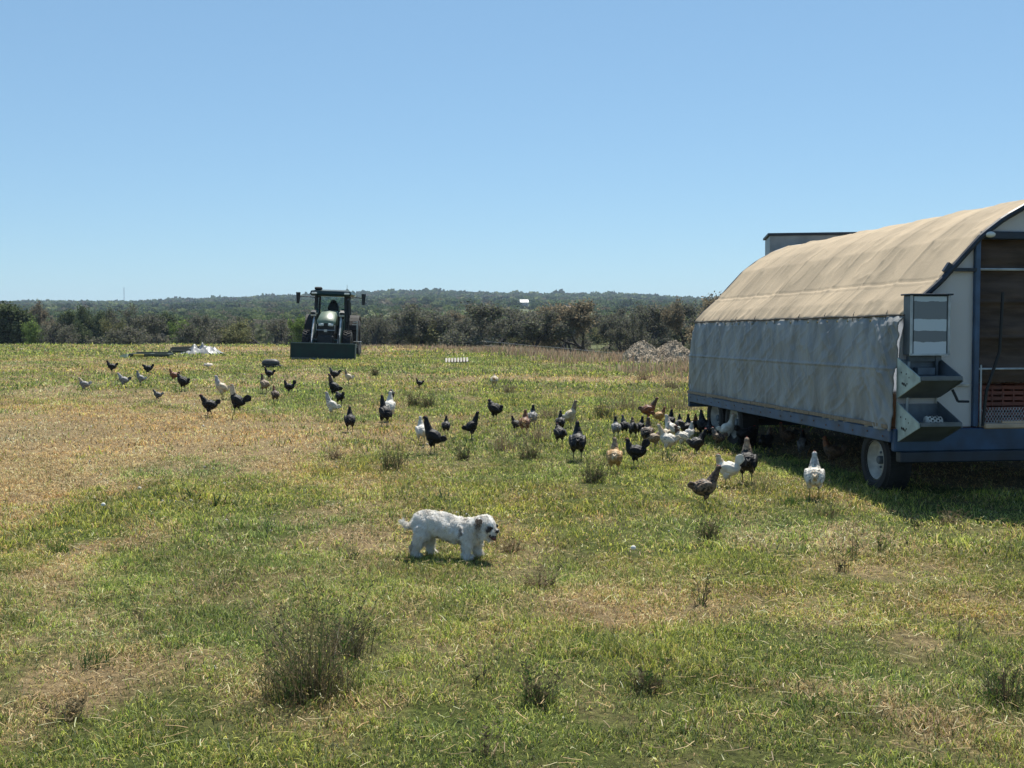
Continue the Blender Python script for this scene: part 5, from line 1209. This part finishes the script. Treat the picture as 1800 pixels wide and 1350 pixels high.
# ---------------------------------------------------------------- dog
def dog():
    x, y, z = place(789, 981); s0 = y/FPX
    hd = R(-11)
    mb = MB()
    sp = [(-.262, .245, .03, .035), (-.245, .246, .062, .070), (-.20, .256, .086, .088), (-.13, .262, .092, .092), (-.03, .244, .094, .094), (.06, .218, .094, .094), (.135, .203, .090, .090), (.19, .208, .075, .078), (.235, .228, .062, .062)]
    spine_loft(mb, catmull(sp), 20)
    # neck and head; the head is carried forward and slightly turned
    mb.tube([(.15, 0, .225), (.20, -.005, .24), (.245, -.012, .252)], [.082, .076, .068], 14)
    H = Vector((.268, -.018, .246))
    mb.ell(H+Vector((.004, 0, .010)), (.090, .088, .086), (0, 0, -.3), n=18, m=12)
    mb.ell(H+Vector((.045, -.016, -.006)), (.056, .060, .056), n=14, m=9)
    mb.ell(H+Vector((.074, -.026, -.020)), (.036, .040, .026), n=12, m=8)     # muzzle
    mb.ell(H+Vector((.032, -.014, -.072)), (.040, .036, .020), (0, .35, 0), n=12, m=8)     # lower jaw, open
    mb.ell(H+Vector((-.005, -.055, -.035)), (.045, .028, .045), n=12, m=8); mb.ell(H+Vector((-.005, .045, -.035)), (.045, .028, .045), n=12, m=8)   # cheek hair
    mb.ell((.19, 0, .17), (.055, .06, .055), n=14, m=9)
    def leg(pts, rad): mb.tube(pts, rad, 12)
    for sd, fx in ((-1, .0), (1, .055)):
        leg([(.125+fx*.3, sd*.045, .22), (.135+fx*.5, sd*.053, .18), (.15+fx, sd*.055, .115), (.143+fx, sd*.055, .06), (.15+fx, sd*.055, .022)], [.05, .048, .035, .029, .028])
        mb.ell((.162+fx, sd*.055, .020), (.040, .030, .020), n=12, m=8)
    for sd, fx in ((-1, -.035), (1, .05)):
        leg([(-.17, sd*.045, .25), (-.185, sd*.052, .19), (-.185+fx*.6, sd*.058, .125), (-.215+fx, sd*.058, .078), (-.200+fx, sd*.058, .024)], [.06, .062, .044, .030, .027])
        mb.ell((-.188+fx, sd*.058, .020), (.038, .029, .020), n=12, m=8)
    tl = [(-.245, 0, .245), (-.285, 0, .225), (-.325, .003, .225), (-.350, .006, .25), (-.358, .008, .285)]
    mb.tube(tl, [.024, .018, .014, .010, .005], 10)
    me = remeshed(mb, 'dog', .0065, 14)
    V = verts_of(me); Nn = norms_of(me)
    lump = (fbm(V[:, 0]*22+V[:, 1]*9, V[:, 2]*22+V[:, 1]*6, 3, 3)-.5)*.014
    V = V+Nn*lump[:, None]; me.vertices.foreach_set('co', V.astype(np.float32).ravel()); me.update()
    def dcol(P):
        c = np.tile([[.80, .77, .72]], (len(P), 1)); h = np.array(H)
        n = fbm(P[:, 0]*30+P[:, 1]*11, P[:, 2]*30, 8, 2)
        c *= (.86+.28*n)[:, None]
        def spot(q, r, col, k=1.0):
            w = np.clip(1.35-np.linalg.norm((P-np.array(q))/np.array(r), axis=1), 0, 1)*k; w = np.clip(w*2, 0, 1)*k
            c[:] = c*(1-w[:, None])+np.array(col)*w[:, None]
        spot(h+[.052, -.068, .004], (.020, .027, .023), (.08, .065, .055)); spot(h+[.088, .018, .010], (.022, .026, .022), (.05, .04, .035))
        spot(np.array([.110, -.10, .222]), (.012, .05, .036), (.22, .17, .13), .8); spot(h+[-.02, -.06, .0], (.03, .03, .04), (.30, .25, .20), .6); spot(h+[.06, -.02, -.05], (.04, .04, .02), (.50, .38, .28), .6)
        low = np.clip((.05-P[:, 2])/.05, 0, 1)*.35; c[:] = c*(1-low[:, None])+np.array([.40, .35, .28])*low[:, None]
        w = np.clip((P[:, 0]+.20)/-.05, 0, 1)*(P[:, 2] < .2)*.3; c[:] = c*(1-w[:, None])+np.array([.5, .43, .33])*w[:, None]
        return c.clip(.02, .88)
    a = me.color_attributes.new('Col', 'FLOAT_COLOR', 'POINT'); cc = np.ones((len(V), 4), np.float32); cc[:, :3] = dcol(V)*.85; a.data.foreach_set('color', cc.ravel())
    me.materials.append(leaf_mat('dog coat', trans=.05, gloss=.02))
    D = obj('dog', me, label='small fluffy white dog with dark eye patches and open mouth walking right', cat='dog')
    # coat: strands lying back along the body
    me.calc_loop_triangles(); n = 42000
    F = np.empty(len(me.loop_triangles)*3, np.int32); me.loop_triangles.foreach_get('vertices', F); F = F.reshape(-1, 3)
    A = np.linalg.norm(np.cross(V[F[:, 1]]-V[F[:, 0]], V[F[:, 2]]-V[F[:, 0]]), axis=1); t = rng.choice(len(F), n, p=A/A.sum())
    u, v = rng.random(n), rng.random(n); m = u+v > 1; u[m], v[m] = 1-u[m], 1-v[m]
    P = V[F[t, 0]]*(1-u-v)[:, None]+V[F[t, 1]]*u[:, None]+V[F[t, 2]]*v[:, None]
    Nn = norms_of(me); NN = Nn[F[t, 0]]
    head = np.linalg.norm(P-np.array(H), axis=1) < .10
    flow = np.tile([[-.55, 0, -.75]], (n, 1)); flow[P[:, 2] < .13] = [-.1, 0, -1]; tail = P[:, 0] < -.275; flow[tail] = [-.5, 0, -.1+.8]
    flow[head] = [-.15, 0, -.8]
    wn = lambda k: (vnoise(P[:, 0]*48+P[:, 1]*31, P[:, 2]*48-P[:, 1]*17, k)-.5)*3.2
    wave = np.stack([wn(1), wn(2), wn(3)], 1)
    d = flow+wave+rng.normal(0, .22, (n, 3)); d -= NN*(d*NN).sum(1)[:, None]; d /= np.linalg.norm(d, axis=1)[:, None]
    L_ = .014+.026*rng.random(n); L_[tail] *= 1.35; L_[head] *= .75; L_[P[:, 2] < .03] *= .5
    front = head&(P[:, 0] > H[0]+.045); L_[front] *= .35
    d1 = (d*.75+NN*.60); d2 = (d*1.0+NN*.22)
    side = np.cross(d, NN); side /= np.linalg.norm(side, axis=1)[:, None]; w = (.0011+.0010*rng.random(n))[:, None]
    B = P-NN*.002; M1 = B+d1*(L_*.5)[:, None]; M2 = M1+d2*(L_*.5)[:, None]
    VV = np.stack([B-side*w, B+side*w, M1-side*w*.8, M1+side*w*.8, M2], 1).reshape(-1, 3); b = np.arange(n)*5
    col = dcol(P)*(.85+.35*rng.random(n))[:, None]; col = col.clip(.02, .90)
    obj('coat', np_mesh('coat', VV, np.stack([b, b+1, b+3, b+2], 1), np.stack([b+2, b+3, b+4], 1), np.repeat(col, 5, 0), mats=[leaf_mat('dog hair', trans=.3, gloss=.03)]), D)
    DK_ = mat('dog nose', (.012, .010, .010), .3); BR = mat('dog ear hair', (.16, .11, .08), .85, var=.4, scale=60, bump=.006, bscale=120)
    m = MB(); m.ell(H+Vector((.106, -.046, -.014)), (.017, .020, .016), n=12, m=8); m.build('nose', DK_, D, True)
    for p, q in (((.070, -.066, .012), 1), ((.092, .018, .014), 1)): m = MB(); m.ell(H+Vector(p), (.013, .013, .013), n=12, m=8); m.build('eye', mat('dog eye', (.010, .007, .006), .08) if 'dog eye' not in bpy.data.materials else bpy.data.materials['dog eye'], D, True)
    m = MB(); m.ell(H+Vector((.074, -.042, -.054)), (.030, .030, .016), (0, .2, 0), n=12, m=8); mo = m.build('mouth', mat('mouth dark', (.035, .012, .012), .5), D, True)
    m = MB(); m.ell(H+Vector((.084, -.052, -.066)), (.022, .018, .017), (0, .6, 0), n=12, m=8); m.build('tongue', mat('tongue', (.13, .035, .035), .35), mo, True)
    for sd in (-1, 1):    # folded drop ears with hanging hair
        m = MB(); c = H+Vector((-.034, sd*.070-.004, .064))
        m.ell(c, (.016, .012, .018), n=10, m=7); m.ell(c+Vector((.026, sd*.008, -.0)), (.016, .012, .020), n=10, m=7); m.ell(c+Vector((.014, sd*.014, -.024)), (.016, .010, .024), n=10, m=7)
        ea = remeshed(m, 'ear', .003, 2); ea.materials.append(BR); eo = obj('ear', ea, D)
        n2 = 350; e3 = np.array(c)+[.01, sd*.018, -.02]; Pp = e3+rng.normal(0, 1, (n2, 3))*[.013, .006, .022]; dd = np.array([[-.1, sd*.15, -1]])+rng.normal(0, .35, (n2, 3)); L2 = (.010+.010*rng.random(n2))[:, None]
        ww = rng.normal(0, 1, (n2, 3))*.0012
        VV = np.stack([Pp-ww, Pp+ww, Pp+dd*L2], 1).reshape(-1, 3); b = np.arange(n2)*3
        cc = np.array([(.26, .21, .16), (.14, .10, .08), (.45, .40, .34)])[rng.integers(0, 3, n2)]
        obj('ear_hair', np_mesh('ear_hair', VV, None, np.stack([b, b+1, b+2], 1), np.repeat(cc, 3, 0), mats=[bpy.data.materials['dog hair']]), eo)
    m = MB(); pts = [(.222+.012*math.cos(t), .078*math.sin(t), .232-.074*math.cos(t)*1.0) for t in np.linspace(0, 2*math.pi, 25)]
    m.tube([(p[0]+.15*(.232-p[2]), p[1], p[2]) for p in pts], .006, 6, cap=False); cl = m.build('collar', mat('dark collar', (.03, .03, .035), .6), D)
    m = MB(); m.lathe([(.001, -.002), (.014, -.002), (.014, .002), (.001, .002)], (.252, -.02, .138), 'y', 14); m.tube([(.245, -.018, .158), (.250, -.02, .15)], .004, 6); m.build('tag', M_STEEL, cl)
    D.location = (x, y, z); D.rotation_euler = (0, 0, hd); D.scale = (.90, .93, .865)
    return D
dog()
# dandelion seed heads in the turf
for px, py, lb in ((1112, 985, 'pale seed head on a stem in the turf right of the dog'), (181, 905, 'small white seed head in the turf at left')):
    x, y, z = place(px, py); m = MB(); m.tube([(0, 0, 0), (.004, 0, .07)], .0016, 5)
    e = empty('seed_head', (x, y, z)); tag(e, lb, 'plant'); m.build('stem', mat('pale stem', (.3, .32, .15), .7), e)
    m = MB(); m.ell((.004, 0, .082), (.018, .018, .016), n=10, m=7); m.build('flower', mat('seed fluff', (.75, .73, .68), .9), e, True)

# ---------------------------------------------------------------- air
def haze():
    m = bpy.data.materials.new('haze'); m.use_nodes = True; t = m.node_tree; t.nodes.clear()
    v = t.nodes.new('ShaderNodeVolumePrincipled'); v.inputs['Color'].default_value = (.62, .78, 1, 1); v.inputs['Density'].default_value = HAZE; v.inputs['Anisotropy'].default_value = .1
    o = t.nodes.new('ShaderNodeOutputMaterial'); t.links.new(v.outputs[0], o.inputs['Volume'])
    MB().box((0, 0, 19), (6300, 6300, 84)).build('haze', m, kind='stuff')
HAZE = .00016
haze()
